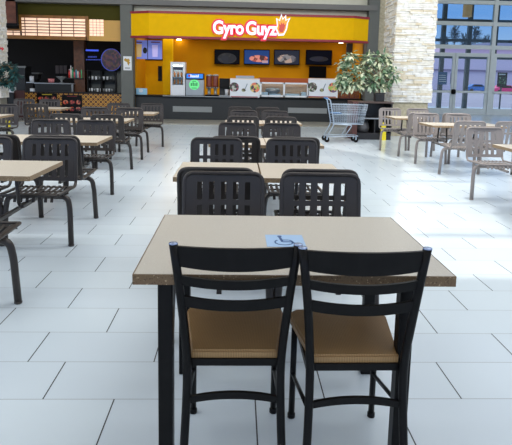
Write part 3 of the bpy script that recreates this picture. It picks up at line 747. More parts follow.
for k, (px0, px1, hh) in enumerate(((261, 268, .17), (269.5, 281, .12), (285.5, 300, .13), (301.5, 306.5, .19))):
    local(t, obj('food_pan', B(cx_(px0), cx_(px1), CD+.02, CD+.26, Z0, Z0+hh, bev=.01), m_white))
local(t, obj('meat_tray', lambda bm: lathe(bm, [(.12, 0), (.26, .1), (.26, .14), (.2, .18), (.0, .2)], cx_(273), CD+.15, Z0+.12, 18), m_steel))
o = obj('red_shelf', PB(259, 309, 78, 83.5, CD+.6, .4), mat('brick_orange', (176, 82, 20), .6)); tag(o, 'long reddish orange ledge behind the food display', 'ledge')
# register bits on top of left panel
o = obj('register_tray', PB(236, 254, 75.8, 78.4, CD+.2, .2), m_steel); tag(o, 'low steel equipment top showing above the left picture panel', 'equipment')
# screens
mS = [dish_mat('screen_dim', [(20, 24, 34), (40, 40, 46), (26, 30, 44), (44, 40, 40)], 5, .15),
      dish_mat('screen_meat', [(150, 70, 60), (60, 30, 34), (190, 120, 110), (90, 44, 44)], 9, .5),
      dish_mat('screen_grey', [(120, 120, 124), (60, 56, 60), (160, 140, 130), (90, 90, 100)], 8, .45),
      dish_mat('screen_night', [(14, 18, 36), (20, 24, 50), (20, 22, 34), (10, 12, 20)], 5, .12)]
for k, (x0, x1, y0, y1) in enumerate(((214.4, 239.8, 49.5, 64.2), (243.8, 269.7, 49.5, 64.7), (274, 299.6, 49.7, 65), (306, 332, 50, 65))):
    t = thing('menu_screen', ['wall screen above the urns with dim round plate picture, leftmost of four', 'wall screen with blue sky picture of meat and a small white tag', 'wall screen with pale grey food picture below the flame', 'wall screen with near black picture, above a small black monitor'][k], 'screen', (W((x0+x1)/2, y1, GB-.15).x, GB-.12, W((x0+x1)/2, y1, GB-.15).z), 0, 'wall screens in the yellow shop')
    local(t, obj('casing', PB(x0, x1, y0, y1, GB-.15, .09), m_scr))
    bc = [(14, 17, 24), (40, 70, 130), (44, 50, 66), (10, 13, 26)][k]
    local(t, obj('display', PB(x0+.7, x1-.7, y0+.8, y1-.9, GB-.16, .008), mat('scr%d' % k, bc, .6, emit=bc, es=.35, spec=.05)))
    p0 = W((x0+x1)/2+(2 if k == 1 else 0), (y0+y1)/2+1.5, GB-.165)
    local(t, obj('food_picture', lambda bm: prism(bm, disc_pts(p0.x, p0.z, .36, (.11, .13, .16, .1)[k] if k else .2), GB-.166, GB-.161), mS[k]))
    local(t, obj('wall_bracket', PB((x0+x1)/2-2, (x0+x1)/2+2, (y0+y1)/2-2, (y0+y1)/2+2, GB-.059, .058), m_black))
    if k == 1: local(t, obj('price_tag', PB(262, 268, 60.5, 63, GB-.168, .006), mat('tag_pink', (220, 190, 210), .5)))
o = obj('monitor', PB(309.3, 326.3, 66.2, 77.8, GB-.3, .1), m_scr); tag(o, 'small black monitor below the rightmost wall screen', 'monitor')
o = obj('dark_menu_board', PB(346.5, 365, 43.5, 55, GB-.9, .06), mat('chalk', (38, 38, 44), .5)); tag(o, 'dark hanging board in the right corner of the yellow shop', 'menu board')
# crates
for k in range(4):
    px = (339.5, 349.5)[k % 2]; D = CD+.15
    x0 = W(px, 90, D).x; x1 = x0+.34; z0 = Z0+(k//2)*.2
    def cr(bm):
        for j in range(4): zz = z0+.01+j*.047; box(bm, x0, x1, D, D+.012, zz, zz+.03); box(bm, x0, x1, D+.3, D+.312, zz, zz+.03); box(bm, x0, x0+.012, D, D+.31, zz, zz+.03); box(bm, x1-.012, x1, D, D+.31, zz, zz+.03)
        for a in (x0, x1-.02, (x0+x1)/2-.01):
            box(bm, a, a+.02, D-.003, D+.015, z0, z0+.19)
        box(bm, x0+.01, x1-.01, D+.01, D+.3, z0, z0+.012)
    o = obj('crate', cr, mat('crate_brown', (110, 56, 44), .6)); tag(o, '%s reddish brown slatted crate, %s stack on the counter behind the plant' % (('lower', 'upper')[k//2], ('left', 'right')[k % 2]), 'crate', 'reddish brown crates on the counter')
# poster on grey pillar
pD = BACK-.32
t = obj('pillar_poster', PB(123.3, 131.6, 56.3, 70.3, pD, .015), mat('poster_white', (222, 224, 224), .6)); tag(t, 'small white poster with golden shape on the grey pillar', 'poster')
pc = W(127.2, 62, pD)
obj('golden_shape', lambda bm: prism(bm, [(pc.x+x*.001, pc.z+z*.001) for x, z in ((-110, 60), (-60, 120), (0, 90), (40, 110), (90, 60), (60, 20), (100, -20), (60, -60), (50, -120), (10, -60), (0, -10), (-60, 20))], pD-.006, pD), mat('gold_ink', (180, 140, 40), .6), t)
obj('caption_line', PB(125, 130, 67.5, 68.6, pD-.003, .003), m_panelgrey, t)

# ================================================================== DARK (LEFT) SHOP
D_ = BACK-.05
t = thing('lantern_canopy', 'long lit rice paper lattice canopy with amber wood trim', 'canopy', (W(60, 36, D_).x, D_, W(60, 36, D_).z))
ya, yb_ = 18.5, 36.2
xL, xm, xR = W(5, 27, D_).x, W(87, 27, D_).x, W(121, 28, BACK-.02).x
zT, zB = W(50, 18.3, D_).z, W(50, 36.0, D_).z; zT2, zB2 = zT+.02, zB-.02
xs_ = xL+0.0; xstep = W(19.5, 27, D_).x
m_shoji = mat('lit_paper', (240, 214, 190), .6, 0, (5, (230, 190, 160), .3, .7), None, (255, 214, 184), .52)
def frm(bm):
    box(bm, xstep, xm, D_-.03, D_+.03, zT, zT+.09); box(bm, xL-2.5, xm, D_-.04, D_+.05, zB-.11, zB)
    box(bm, xstep, xstep+.07, D_-.03, D_+.03, zT-.42, zT); box(bm, xL-2.5, xstep, D_-.03, D_+.03, zT-.42, zT-.36)
    box(bm, xm-.04, xm+.05, D_-.04, D_+.05, zB-.11, zT+.09)
local(t, obj('wood_trim', frm, m_wood))
def sho(bm): box(bm, xL-2.5, xstep, D_, D_+.03, zB, zT-.42); box(bm, xstep+.07, xm-.04, D_, D_+.03, zB, zT)
local(t, obj('paper_screen', sho, m_shoji))
def lat(bm):
    x = xm-.04
    while x > xL-2.4:
        top = zT if x > xstep+.07 else zT-.42
        box(bm, x-.012, x+.012, D_-.012, D_-.001, zB, top); x -= .385
    for k in range(1, 6):
        z = zB+(zT-zB)*k/6
        box(bm, xstep+.07 if z > zT-.42 else xL-2.5, xm-.04, D_-.012, D_-.002, z-.014, z+.014)
local(t, obj('lattice', lat, mat('lattice_brown', (120, 84, 60), .6)))
def side(bm):
    box(bm, xm+.05, xR, D_+.0, D_+.04, zB-.12, zT-.02)
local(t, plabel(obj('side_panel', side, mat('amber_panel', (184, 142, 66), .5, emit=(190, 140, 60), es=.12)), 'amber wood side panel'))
q = obj('side_screen', PB(89.5, 103.5, 19.5, 36, D_-.01, .009), m_shoji); local(t, q)
def lat2(bm):
    for k in range(1, 6): pb(bm, 89.5, 103.5, 19.5+k*2.75-.15, 19.5+k*2.75+.15, D_-.014, .003)
    for px in (93, 96.5, 100): pb(bm, px-.15, px+.15, 19.5, 36, D_-.014, .003)
q = obj('side_lattice', lat2, MATS['lattice_brown']); local(t, q)
for k, (px, py) in enumerate(((12, 38.8), (47, 39.3), (77, 39.6))):
    p = F(px, py, 2.96)
    o = obj('downlight', lambda bm: lathe(bm, [(.07, 0), (.07, .05), (.06, .06)], n=16), MATS['lamp_white'], None, (p.x, p.y, 2.94)); tag(o, 'small ceiling light under the paper canopy, %s' % ['at the stone column', 'in its middle', 'near the amber panel'][k], 'ceiling light', 'downlights of the dark shop')
t = thing('hanging_board', 'reddish brown board in a black frame beside the left stone column', 'board', (W(10, 24, D_-.3).x, D_-.3, W(10, 24, D_-.3).z))
local(t, obj('frame', lambda bm: (pb(bm, 2, 17.2, -3, 25.5, D_-.28, .04)), m_black)); local(t, plabel(obj('board', PB(2, 15.6, -2, 23, D_-.30, .02), m_board), 'reddish brown board'))
# big menu tv
ID = BACK+.45
t = thing('menu_television', 'large black television with blue writing and round purple dish', 'television', (W(102, 70, ID).x, ID, W(102, 70, ID).z))
local(t, obj('casing', PB(85, 121, 49, 70.4, ID, .08), m_scr))
local(t, obj('heading', PB(85.8, 98.5, 49.5, 51.2, ID-.006, .006), mat('scr_blue', (40, 70, 190), .4, emit=(40, 70, 210), es=.6)))
local(t, obj('writing', lambda bm: [pb(bm, 88+i*1.5, 89+i*1.5, 56.2, 57.6, ID-.006, .006) for i in range(6)]+[pb(bm, 86+i*1.6, 87.2+i*1.6, 59.2, 60.2, ID-.006, .006) for i in range(10)], mat('scr_blue2', (30, 46, 120), .4, emit=(36, 60, 170), es=.5)))
pc = W(111.3, 59.8, ID)
local(t, obj('dish_rim', lambda bm: prism(bm, disc_pts(pc.x, pc.z, .345, .37, 36), ID-.004, ID), MATS['scr_blue2']))
local(t, obj('dish_picture', lambda bm: prism(bm, disc_pts(pc.x+.01, pc.z, .325, .35, 36), ID-.008, ID-.004), dish_mat('purple_dish', [(52, 14, 40), (24, 8, 18), (70, 30, 34), (34, 10, 42), (60, 36, 22)], 14, .3)))
# glass display below the TV
t = thing('bottle_cabinet', 'dark glass cabinet with shelves of glassware below the television', 'cabinet', (W(101, 93, ID).x, ID, W(101, 93, ID).z))
def gc(bm):
    for px in (87, 100.5, 115): pb(bm, px, px+1.2, 70.6, 93.5, ID+.1, .4)
    pb(bm, 87, 116, 92, 93.5, ID+.1, .4); pb(bm, 87, 116, 80, 80.5, ID+.1, .4)
local(t, obj('carcass', gc, m_black)); local(t, obj('backing', PB(87, 116, 70.6, 93.5, ID+.5, .02), mat('backing_grey', (74, 78, 76), .5)))
zt4 = W(101, 80, ID+.1).z; zt5 = W(101, 92, ID+.1).z
random.seed(3)
for row, zz, n in ((0, zt4, 7), (1, zt5, 9)):
    for k in range(n):
        px = 89+k*(25/n)+(.6 if k*(25/n) > 11 else 0)
        o = obj('glass_tumbler', lambda bm: lathe(bm, [(.03, 0), (.036, .11)], n=10), m_white if (k+row) % 3 else m_steel, None, (W(px, 80, ID+.25).x, ID+.25, zz+.008))
        tag(o, 'small pale tumbler on the %s shelf of the glass cabinet' % ('upper', 'lower')[row], 'glass', 'tumblers on the %s cabinet shelf' % ('upper', 'lower')[row])
struct('wall_shop_side', PB(115, 121.5, 70, 93, ID+.2, .05), m_pillar)
# copper column
o = obj('copper_column', PB(74, 84.5, 41, 92, BACK+1.0, .3), mat('copper_wood', (104, 62, 32), .4, 0, (8, (70, 40, 20), .3, .7))); tag(o, 'glossy copper brown column left of the television', 'column')
# patterned counter front
PF = BACK-.1
t = thing('patterned_counter', 'low counter front with gold and maroon coin pattern', 'counter', (W(75, 110, PF).x, PF, .03))
zc_ = W(75, 93.5, PF).z
local(t, obj('patterned_front', B(W(24, 100, PF).x, gx0-.02, PF, PF+.3, .03, zc_), pattern_mat()))
local(t, obj('cap', B(W(24, 100, PF).x, gx0-.02, PF-.02, PF+.4, zc_, zc_+.04), m_dark))
def poster(x0, x1, y0, y1, label, rowsn):
    D = PF-.04
    t = thing('food_poster', label, 'poster', (W((x0+x1)/2, y1, D).x, D, W((x0+x1)/2, y1, D).z), 0)
    local(t, obj('board', PB(x0, x1, y0, y1, D, .035), m_black))
    cols = [(200, 70, 40), (150, 60, 60), (190, 120, 90), (200, 90, 50), (160, 40, 50), (180, 140, 110)]
    k = 0
    for r_ in range(rowsn):
        for c_ in range(3):
            p = W(x0+(x1-x0)*(.18+.32*c_), y0+(y1-y0)*(.36+.34*r_), D)
            local(t, obj('dish_picture', lambda bm: prism(bm, disc_pts(p.x, p.z, .085, .07, 14), D-.006, D), dish_mat('dish%d' % (k % 6), [cols[k % 6], cols[(k+2) % 6], (60, 30, 26)], 22, emit=False))); k += 1
    local(t, obj('heading', PB(x0+(x1-x0)*.25, x0+(x1-x0)*.75, y0+1, y0+1.7, D-.004, .004), mat('maroon_ink', (110, 20, 30), .5) if rowsn == 2 else mat('yellow_ink', (190, 170, 40), .5)))
poster(62, 82, 95, 115, 'black poster with two rows of dishes on the coin pattern', 2)
poster(37, 57, 93.2, 108, 'black poster with yellow heading left of the one with six dishes', 1)
# interior of dark shop
def dbox(name, x0, x1, y0, y1, D, dp, m, label, cat, g=None, bev=0):
    o = obj(name, PB(x0, x1, y0, y1, D, dp, bev=bev), m); return tag(o, label, cat, g)
t = thing('upright_fridge', 'small upright fridge with pale frame inside the dark shop', 'fridge', (W(17, 88, 19.2).x, 19.2, 0.))
local(t, obj('body', PB(10.5, 25.5, 66, 105, 19.25, .6), m_dkgrey)); 
def ff(bm): pb(bm, 10.5, 12, 66, 88, 19.2, .05); pb(bm, 24, 25.5, 66, 88, 20, .05); pb(bm, 10.5, 25.5, 66, 67.6, 19.2, .05); pb(bm, 12, 24, 75, 75.6, 19.2, .05)
local(t, plabel(obj('door_frame', ff, m_panelgrey), 'pale grey door frame'))
t = thing('back_counter', 'grey steel counter inside the dark shop', 'counter', (W(60, 95, 18.5).x, 18.5, 0))
local(t, obj('worktop', PB(34, 73, 83, 84, 18.4, .7), m_steel)); local(t, obj('glass_front', PB(35, 72, 84.2, 92.5, 18.45, .02), m_dkgrey)); local(t, obj('end_post', PB(71.5, 73, 84, 93, 18.4, .08), m_steel))
local(t, obj('body', PB(35, 72, 92.5, 121.5, 18.45, .6), m_dark))
cz = W(60, 83, 18.4).z
colr = [(220, 60, 50), (240, 220, 210), (60, 160, 110), (230, 90, 110), (70, 150, 170), (240, 240, 230), (200, 50, 60), (80, 190, 120)]
zsh = W(75, 78, 18.6).z
o = dbox('bottle_shelf', 66, 83, 78, 78.8, 18.55, .25, m_dkgrey, 'dark shelf carrying coloured syrup bottles', 'shelf')
cn = ['red', 'cream', 'green', 'pink', 'teal', 'white', 'dark red', 'mint']
for k in range(8):
    h = .30+.12*((k*5) % 3)/2; x = W(69.3+k*1.75, 78, 18.65).x
    t = thing('syrup_bottle', '%s syrup bottle among the eight on the dark shelf' % cn[k], 'bottle', (x, 18.67, zsh), 0, 'syrup bottles')
    obj('body', lambda bm: lathe(bm, [(.03, 0), (.031, h*.6), (.012, h*.78), (.012, h*.9)], n=10), mat('syrup%d' % k, colr[k], .4), t); obj('cap', lambda bm: lathe(bm, [(.014, h*.9), (.014, h)], n=8), m_white, t)
for k in range(3): dbox('wall_menu', 55.5+k*4, 58.8+k*4, 65.5, 73.5, 21.55, .02, mat('menu_grey', (120, 108, 104), .6), '%s of three pale sheets on the dark shop rear wall' % ['left', 'middle', 'right'][k], 'menu sheet', 'menu sheets')
t = thing('serving_bowl', 'pale footed bowl on the dark shop counter', 'bowl', (W(61.5, 82.5, 18.7).x, 18.7, cz))
obj('body', lambda bm: lathe(bm, [(.08, 0), (.03, .04), (.04, .1), (.17, .2), (.18, .22)], n=18), m_panelgrey, t)
for k in range(3): o = obj('paper_cup', lambda bm: lathe(bm, [(.035, 0), (.05, .14)], n=12), mat('cup_pink', (200, 120, 120), .5), None, (W(49.5+k*1.8, 82, 18.6).x, 18.6, cz)); tag(o, 'reddish paper cup on the dark shop counter, %s of three' % ['left', 'middle', 'right'][k], 'cup', 'paper cups')
o = obj('napkin_roll', lambda bm: lathe(bm, [(.07, 0), (.07, .2)], n=14), m_white, None, (W(32, 84, 18.8).x, 18.8, W(30, 82, 18.6).z)); tag(o, 'white paper roll left of the steel counter', 'paper roll')
t = thing('prep_table', 'low dark prep table between fridge and steel counter', 'table', (W(30, 84, 18.6).x, 18.6, 0))
local(t, obj('top', PB(26, 34, 82, 83, 18.6, .5), m_steel)); local(t, obj('body', PB(26.5, 33.5, 83, 120, 18.6, .4), m_dark))
t = thing('espresso_machine', 'black espresso machine on prep table beside fridge', 'coffee machine', (W(33, 72, 20.3).x, 20.3, 0))
local(t, obj('body', PB(28, 38, 74, 79, 20.3, .3), m_dkgrey)); local(t, obj('top', PB(27, 39, 72.4, 74, 20.25, .4), m_steel)); local(t, obj('stand', PB(28, 37, 79, 115.5, 20.3, .3), m_dark))
dbox('maroon_panel', 14.5, 25, 90.5, 122, 16.9, .06, mat('maroon_wood', (72, 36, 30), .5), 'dark maroon board panel standing left of the coin pattern', 'panel', bev=.02).location.z = 0
o = dbox('white_box', 8.5, 13.5, 87, 92.5, 16.9, .2, m_white, 'small white box beside the left stone column base', 'box')
o2 = dbox('box_stand', 8.2, 14, 92.5, 124, 16.8, .4, m_dkgrey, 'dark stand under the small white box', 'stand')
dbox('tissue_box', 30, 33.2, 88.5, 93.2, BACK-.08, .15, m_white, 'small white dispenser on the coin pattern counter edge', 'dispenser')
o = dbox('caution_sign', 6.0, 9.5, 117, 130.5, 13.4, .06, mat('caution_yellow', (225, 205, 30), .5), 'small yellow sign seen through the far left chair', 'sign')

# ================================================================== WREATH on left column
def leafcluster(bm, pts, n, L, Wd, seedv, droop=0.3, mats=1):
    random.seed(seedv)
    for i in range(n):
        c = random.choice(pts); cx, cy, cz, rx, ry, rz_ = c
        u = Vector((random.gauss(0, 1), random.gauss(0, 1), random.gauss(0, 1))).normalized()*random.uniform(.3, 1)
        p = Vector((cx+u.x*rx, cy+u.y*ry, cz+u.z*rz_))
        d = Vector((u.x+random.uniform(-.6, .6), u.y+random.uniform(-.6, .6), u.z*.6-droop+random.uniform(-.4, .4))).normalized()
        sd = d.cross(Vector((random.uniform(-.4, .4), random.uniform(-.4, .4), 1))).normalized(); nn = sd.cross(d)
        l = L*random.uniform(.6, 1.2); w = Wd*random.uniform(.7, 1.2)
        v = [bm.verts.new(p), bm.verts.new(p+d*l*.35+sd*w*.5), bm.verts.new(p+d*l*.75+sd*w*.35-nn*l*.06), bm.verts.new(p+d*l-nn*l*.15), bm.verts.new(p+d*l*.75-sd*w*.35-nn*l*.06), bm.verts.new(p+d*l*.35-sd*w*.5), bm.verts.new(p+d*l*.5+nn*w*.15)]
        mi = random.randrange(mats)
        for k in range(6):
            f = bm.faces.new((v[k], v[(k+1) % 6], v[6])); f.material_index = mi; f.smooth = True
wp = W(5, 74, ld-.25)
t = thing('wreath', 'dark teal leafy wreath hung on the left stone column', 'wreath', (wp.x, ld-.2, wp.z))
obj('ring', lambda bm: tube(bm, [(.22*math.cos(2*PI*k/20), 0, .22*math.sin(2*PI*k/20)) for k in range(20)], .03, 8, True), m_stem, t)
def wr(bm): leafcluster(bm, [(.22*math.cos(k), 0, .22*math.sin(k), .12, .08, .12) for k in range(7)], 420, .15, .07, 5, .1)
obj('leaves', wr, m_leaf3, t)
wq = W(0.5, 50, ld-.1)
o = obj('red_bow', lambda bm: (lathe(bm, [(.0, -.05), (.05, 0), (.0, .05)], -.04, 0, 0, 8), lathe(bm, [(.0, -.05), (.05, 0), (.0, .05)], .04, 0, -.02, 8)), mat('berry_red', (190, 40, 50), .5), None, (W(0.5, 48, ld-.05).x, ld-.04, W(0, 48, ld).z)); tag(o, 'tiny red ornament on the left stone column above the wreath', 'ornament')

# ================================================================== WASTE STATION, POT, PLANT, CART
WD = 12.65
wx0, wxp, wx1 = W(352, 118, WD).x, W(357.5, 118, WD).x, W(392, 118, WD).x; wz = W(365, 101.5, WD).z
t = thing('waste_station', 'dark brown tray and waste station with open shelves beside the stone column', 'waste station', ((wx0+wx1)/2, WD+.3, 0))
plabel(local(t, obj('side_panel', B(wx0, wxp, WD-.02, WD+.6, 0, wz, bev=.006), m_red_panel)), 'reddish brown side panel')
local(t, obj('top', B(wxp, wx1+.02, WD-.03, WD+.62, wz-.04, wz, bev=.006), mat('brown_top', (80, 64, 58), .35)))
mb = mat('station_black', (34, 32, 34), .4)
def body(bm):
    box(bm, wxp, wx1, WD+.55, WD+.6, 0, wz-.04); box(bm, wxp, wx1, WD+.02, WD+.55, 0, .16)
    box(bm, wx1-.03, wx1, WD, WD+.55, .16, wz-.04); box(bm, wxp+.42, wxp+.45, WD+.02, WD+.55, .16, .5)
    box(bm, wxp, wx1-.03, WD+.02, WD+.55, .50, .53)
local(t, obj('carcass', body, mb))
local(t, plabel(obj('shelf_edge', B(wxp, wx1-.03, WD-.0, WD+.02, .50, .53), m_steel), 'steel shelf edge'))
o = obj('trash_bag', lambda bm: lathe(bm, [(.0, 0), (.15, .01), (.17, .12), (.14, .24), (.08, .32), (.03, .33)], n=14), mat('bag_grey', (84, 84, 86), .4), None, (wxp+.2, WD+.28, .16)); tag(o, 'grey bag inside the lower left opening of the waste station', 'bag')
cw = [(-.07, 0.0), (.07, 0.0), (.045, .45), (-.045, .45)]
t2 = thing('caution_sign', 'folded yellow caution sign behind the sunlit chair by the waste station', 'sign', (W(384, 139, 12.5).x, 12.6, 0))
obj('board', lambda bm: prism(bm, cw, -.03, -.01), MATS['caution_yellow'], t2); obj('board', lambda bm: prism(bm, cw, .02, .04), MATS['caution_yellow'], t2)
obj('hinge', B(-.045, .045, -.03, .04, .43, .46), m_black, t2)
potx = W(379, 98, WD+.3).x
o = thing('plant_pot', 'square black planter on top of the waste station', 'planter', (potx, WD+.3, wz))
obj('pot', lambda bm: (box(bm, -.11, .11, -.11, .11, 0, .18, bev=.015), box(bm, -.125, .125, -.125, .125, .18, .21, bev=.01)), mat('pot_black', (24, 24, 26), .5), o)
t = thing('potted_plant', 'large spreading pale green variegated plant above the waste station', 'plant', (potx, WD+.3, wz+.2))
def L_(px, py, D=WD+.3): p = W(px, py, D); return p-t.location
def br(bm):
    for tgt in ((345, 68), (352, 62), (372, 58), (385, 66), (350, 82), (390, 80), (362, 76), (375, 82)):
        q = L_(*tgt); q.y += random.uniform(-.25, .2); m = Vector((q.x*.35, q.y*.3, max(q.z*.9, .35)))
        tube(bm, fillet([(0, 0, 0), (q.x*.05, 0, .35), m, q], .3, 5), .012, 6)
random.seed(4)
obj('branches', br, m_stem, t)
cl = []
for px, py, r_ in ((345, 62, .16), (350, 57, .14), (356, 66, .18), (344, 74, .20), (352, 79, .22), (340, 80, .14), (362, 74, .18), (370, 66, .17), (378, 59, .18), (386, 57, .12), (388, 66, .18), (392, 76, .17), (380, 74, .2), (384, 84, .16), (372, 82, .14), (360, 84, .12), (346, 86, .12), (366, 58, .1)):
    q = L_(px, py); cl.append((q.x, q.y+random.uniform(-.15, .15), q.z, r_, .22, r_))
def foliage(bm): leafcluster(bm, cl, 1000, .18, .075, 9, .25, 3)
obj('leaves', foliage, [m_leaf, m_leaf2, m_leaf3 if False else mat('mid_leaf', (96, 128, 96), .5)], t)
# shopping cart
p0 = F(330, 141.5); p1 = F(352, 138.5)
CTD = 12.15
t = thing('shopping_cart', 'silver wire shopping cart parked beside the waste station', 'shopping cart', (W(327, 120, CTD).x, CTD, 0))
m_cart = mat('cart_silver', (176, 188, 200), .3, .5)
# local: handle at x=0, basket extends +x
def cframe(bm):
    for y in (-.22, .22):
        tube(bm, fillet([(-.05, y, 1.0), (.02, y, .97), (.13, y, .42), (-.02, y*.9, .13)], .06, 5), .014, 8)
        tube(bm, fillet([(.13, y, .42), (.55, y*.9, .40), (.40, y*.8, .16)], .05, 4), .011, 8)
        tube(bm, [(-.02, y*.9, .13), (.70, y*.75, .15)], .012, 8)
    tube(bm, [(-.02, -.2, .13), (-.02, .2, .13)], .01, 6); tube(bm, [(.70, -.165, .15), (.70, .165, .15)], .01, 6)
obj('frame', cframe, m_cart, t)
def bask(bm):
    for y in (-.22, .22):
        for k in range(9):
            z = .42+k*.055; x0 = .13-(z-.42)*.19; x1 = .80+(z-.42)*.2
            tube(bm, [(x0, y, z), (x1, y*.85, z)], .004 if k % 4 else .008, 5)
        for k in range(15):
            f = k/14; tube(bm, [(.13+f*.67, y*(1-.15*f), .42), (.05+f*.84, y*(1-.15*f), .88)], .0032, 5)
    for k in range(9):
        z = .42+k*.055; x1 = .80+(z-.42)*.2; tube(bm, [(x1, -.187, z), (x1, .187, z)], .004 if k % 4 else .008, 5)
    for k in range(8):
        y = -.187+k*.374/7; tube(bm, [(.13, y*1.17, .42), (.80, y, .42)], .0035, 5); tube(bm, [(.80, y, .42), (.892, y, .88)], .0035, 5)
obj('basket', bask, m_cart, t)
plabel(obj('handle', lambda bm: tube(bm, [(-.05, -.24, 1.0), (-.05, .24, 1.0)], .018, 10), mat('handle_blue', (70, 130, 190), .4), t), 'blue plastic handle')
for k, (x, y) in enumerate(((-.02, -.2), (-.02, .2), (.66, -.14), (.66, .14))):
    w = obj('wheel', lambda bm: lathe(bm, [(.02, -.018), (.058, -.016), (.06, 0), (.058, .016), (.02, .018)], n=18), m_black if k != 0 else m_black, t, (x, y, .061)); w.rotation_euler = (PI/2, 0, 0)
    obj('caster_fork', lambda bm: box(bm, -.012, .012, .0, .07, -.028, .028), m_cart, w)
# child seat flap
plabel(obj('child_seat', lambda bm: box(bm, .10, .30, -.18, .18, .66, .675), mat('cart_flap', (90, 140, 190), .5), t), 'blue plastic child seat flap')

# ================================================================== OUTSIDE
struct('ground', B(-60, 200, GW+.3, 240, -.12, -.02), mat('car_park', (150, 146, 168), .9, 0, (.3, (134, 131, 152), .3, .7)))
t = thing('department_store', 'long pale lavender building across the car park', 'building', (40, 122, 0)); t.scale = (1.36, 1.36, 1.36)
obj('wall', B(-60, 60, 0, 20, 0, 7), mat('lavender_wall', (206, 196, 222), .8), t)
obj('roof', lambda bm: prism(bm, [(5, 7), (60, 7), (60, 11.5), (20, 9.1)], -1, 20), mat('roof_pale', (200, 190, 214), .8), t)
obj('dark_band', B(-60, 60, -.3, 0, 3.2, 3.5), mat('band_dk', (130, 120, 150), .8), t)
def car(name, label, loc, col, sc=1.0):
    t = thing(name, label, 'car', loc)
    obj('body', lambda bm: (prism(bm, [(-2.2, .3), (2.2, .3), (2.25, .75), (1.9, .92), (1.1, .98), (.5, 1.42), (-1.0, 1.45), (-1.7, 1.0), (-2.2, .9)], -.85, .85)), mat(name+'_paint'+str(col[0]), col, .25), t)
    obj('window', lambda bm: prism(bm, [(-1.4, 1.02), (.9, 1.0), (.42, 1.35), (-.95, 1.38)], -.86, .86), m_black, t)
    for x in (-1.35, 1.4):
        for y in (-.86, .7):
            w = obj('wheel', lambda bm: lathe(bm, [(.15, 0), (.33, .01), (.33, .15), (.15, .16)], n=18), m_black, t, (x, y+.16, .33)); w.rotation_euler = (PI/2, 0, 0)
    t.scale = (sc, sc, sc)
pc = F(474, 96.5, 0)
car('blue_car', 'blue car parked outside behind the middle entrance door', (W(477, 90, 96).x, 96, 0), (40, 110, 190))
car('pink_car', 'bright pink car parked outside behind the right entrance door', (W(505, 90, 80).x, 80, 0), (226, 40, 120), .95)
random.seed(11)
for k, px in enumerate((443, 453, 463, 474, 485)):
    D = 175; x = W(px, 60, D).x; h = (16, 19.5, 16.5, 19, 16)[k]
    t = thing('tree', ['bare winter tree farthest left above the building', 'bare winter tree, second from the left, the tallest', 'bare winter tree in the middle of five above the roof', 'bare winter tree, second from the right above the roof', 'bare winter tree farthest right above the roof slope'][k], 'tree', (x, D, 0), 0, 'trees beyond the building')
    obj('trunk', lambda bm: tube(bm, [(0, 0, 0), (0, 0, h)], [.4, .07], 6), m_stem, t)
    obj('branches', lambda bm: leafcluster(bm, [(0, 0, h-2, 1.2, 1.2, 3.2)], 220, 1.5, .35, k, -.4), mat('far_green', (92, 108, 118), .9), t)
for (x0, x1, y0, y1, D, nm, lb, c) in ((438, 447, 72, 84.5, GW+2.8, 'door_notice', 'blue notice board seen through the left entrance door', (70, 110, 150)), (497.5, 507, 72.5, 87, GW+2.8, 'door_poster', 'black poster with green and white picture behind the right entrance door', (26, 30, 30))):
    o = obj(nm, PB(x0, x1, y0, y1, D, .03), mat(nm, c, .5)); tag(o, lb, 'poster')
    if nm == 'door_poster':
        obj('green_picture', PB(499, 505.5, 77, 84, D-.01, .01), dish_mat('green_pic', [(40, 80, 50), (30, 40, 36), (120, 150, 120), (60, 110, 60)], 12, emit=False), o); obj('heading', PB(499, 505.5, 73.8, 75, D-.01, .01), m_white, o)
    else:
        obj('writing', lambda bm: [pb(bm, 439, 446, 75+i*2, 75.7+i*2, D-.01, .01) for i in range(4)], m_white, o)
    obj('stand', B(W((x0+x1)/2, 80, D).x-.03, W((x0+x1)/2, 80, D).x+.03, D+.03, D+.09, 0, 2), m_aludk, o)
o = obj('door_closer_sign', PB(450.5, 453, 73, 84, GW+2.8, .03), m_black); tag(o, 'narrow black sign beside the blue notice outside the entrance', 'sign')
obj('stand', PB(451.4, 452.1, 84, 118, GW+2.8, .03), m_aludk, o)
t = thing('pendant_lantern', 'tan cylinder lantern hanging in the entrance vestibule', 'lamp', (W(467.5, 10, GW+1.5).x, GW+1.5, 6.0))
zq = W(467.5, 17, GW+1.5).z; zr = W(467.5, 2.5, GW+1.5).z
obj('shade', lambda bm: lathe(bm, [(.20, zq-6), (.21, zq-5.98), (.21, zr-6), (.2, zr-5.99)], n=20), mat('shade_tan', (190, 150, 110), .6, emit=(230, 180, 120), es=.3), t)
obj('rod', lambda bm: tube(bm, [(0, 0, zr-6), (0, 0, 0)], .02, 8), m_aludk, t)

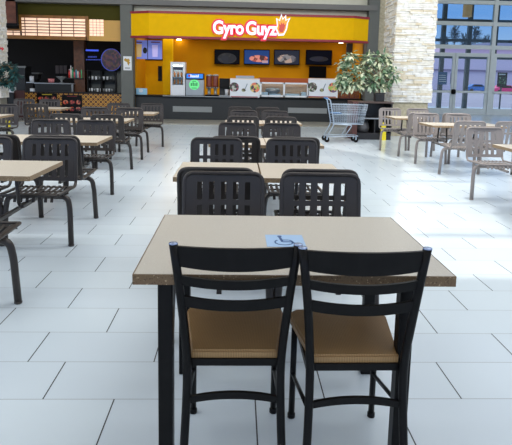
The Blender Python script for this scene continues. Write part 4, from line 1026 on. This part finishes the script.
# ================================================================== LIGHT
wd = bpy.data.worlds.new('sky'); S.world = wd; wd.use_nodes = True; nt = wd.node_tree; bg = nt.nodes['Background']
tc = nt.nodes.new('ShaderNodeTexCoord'); sp = nt.nodes.new('ShaderNodeSeparateXYZ'); nt.links.new(tc.outputs['Generated'], sp.inputs[0])
rp = nt.nodes.new('ShaderNodeValToRGB'); nt.links.new(sp.outputs['Z'], rp.inputs[0])
E = rp.color_ramp.elements; E[0].position = 0; E[0].color = (*srgb((216, 222, 232)), 1); E[1].position = .12; E[1].color = (*srgb((132, 176, 234)), 1)
q = E.new(.45); q.color = (*srgb((214, 222, 236)), 1); q = E.new(.8); q.color = (*srgb((242, 243, 246)), 1)
nt.links.new(rp.outputs[0], bg.inputs[0]); bg.inputs[1].default_value = 1.2
sl = bpy.data.lights.new('sun', 'SUN'); so = bpy.data.objects.new('sun', sl); C.objects.link(so)
sl.energy = 1.6; sl.angle = math.radians(.9); sl.color = (1, .965, .91)
dirv = -Vector((AZ, 1, math.sqrt(1+AZ*AZ)*math.tan(EL)))
so.rotation_euler = dirv.to_track_quat('-Z', 'Y').to_euler(); so.location = (8, 20, 12)
def area(x, y, z, sx, sy, en, col, name):
    l = bpy.data.lights.new(name, 'AREA'); l.shape = 'RECTANGLE'; l.size = sx; l.size_y = sy; l.energy = en; l.color = col
    o = bpy.data.objects.new(name, l); C.objects.link(o); o.location = (x, y, z); return o
area(.4, BACK+1.3, 2.84, 7, 1.2, 55, (1, .96, .84), 'yellow_shop_ceiling_light')
area(-7, BACK+1.3, 2.98, 6, .8, 4, (1, .85, .7), 'dark_shop_ceiling_light')
for x in (-5, 3):
    area(x, 2.2, 6.5, 5, 4.5, 125, (.94, .97, 1), 'overhead_fill')  # added fill lamps to brighten the near floor
    o = area(x, 6.0, 6.3, 7, 3, 440, (.97, .99, 1), 'shopfront_fill'); o.rotation_euler = (math.radians(48), 0, 0)  # added fill lamps, tilted to brighten the shop fronts
S.view_settings.view_transform = 'Standard'; S.view_settings.look = 'None'; S.view_settings.gamma = 1; S.view_settings.use_curve_mapping = False
S.view_settings.exposure = 0.35
S.cycles.max_bounces = 8
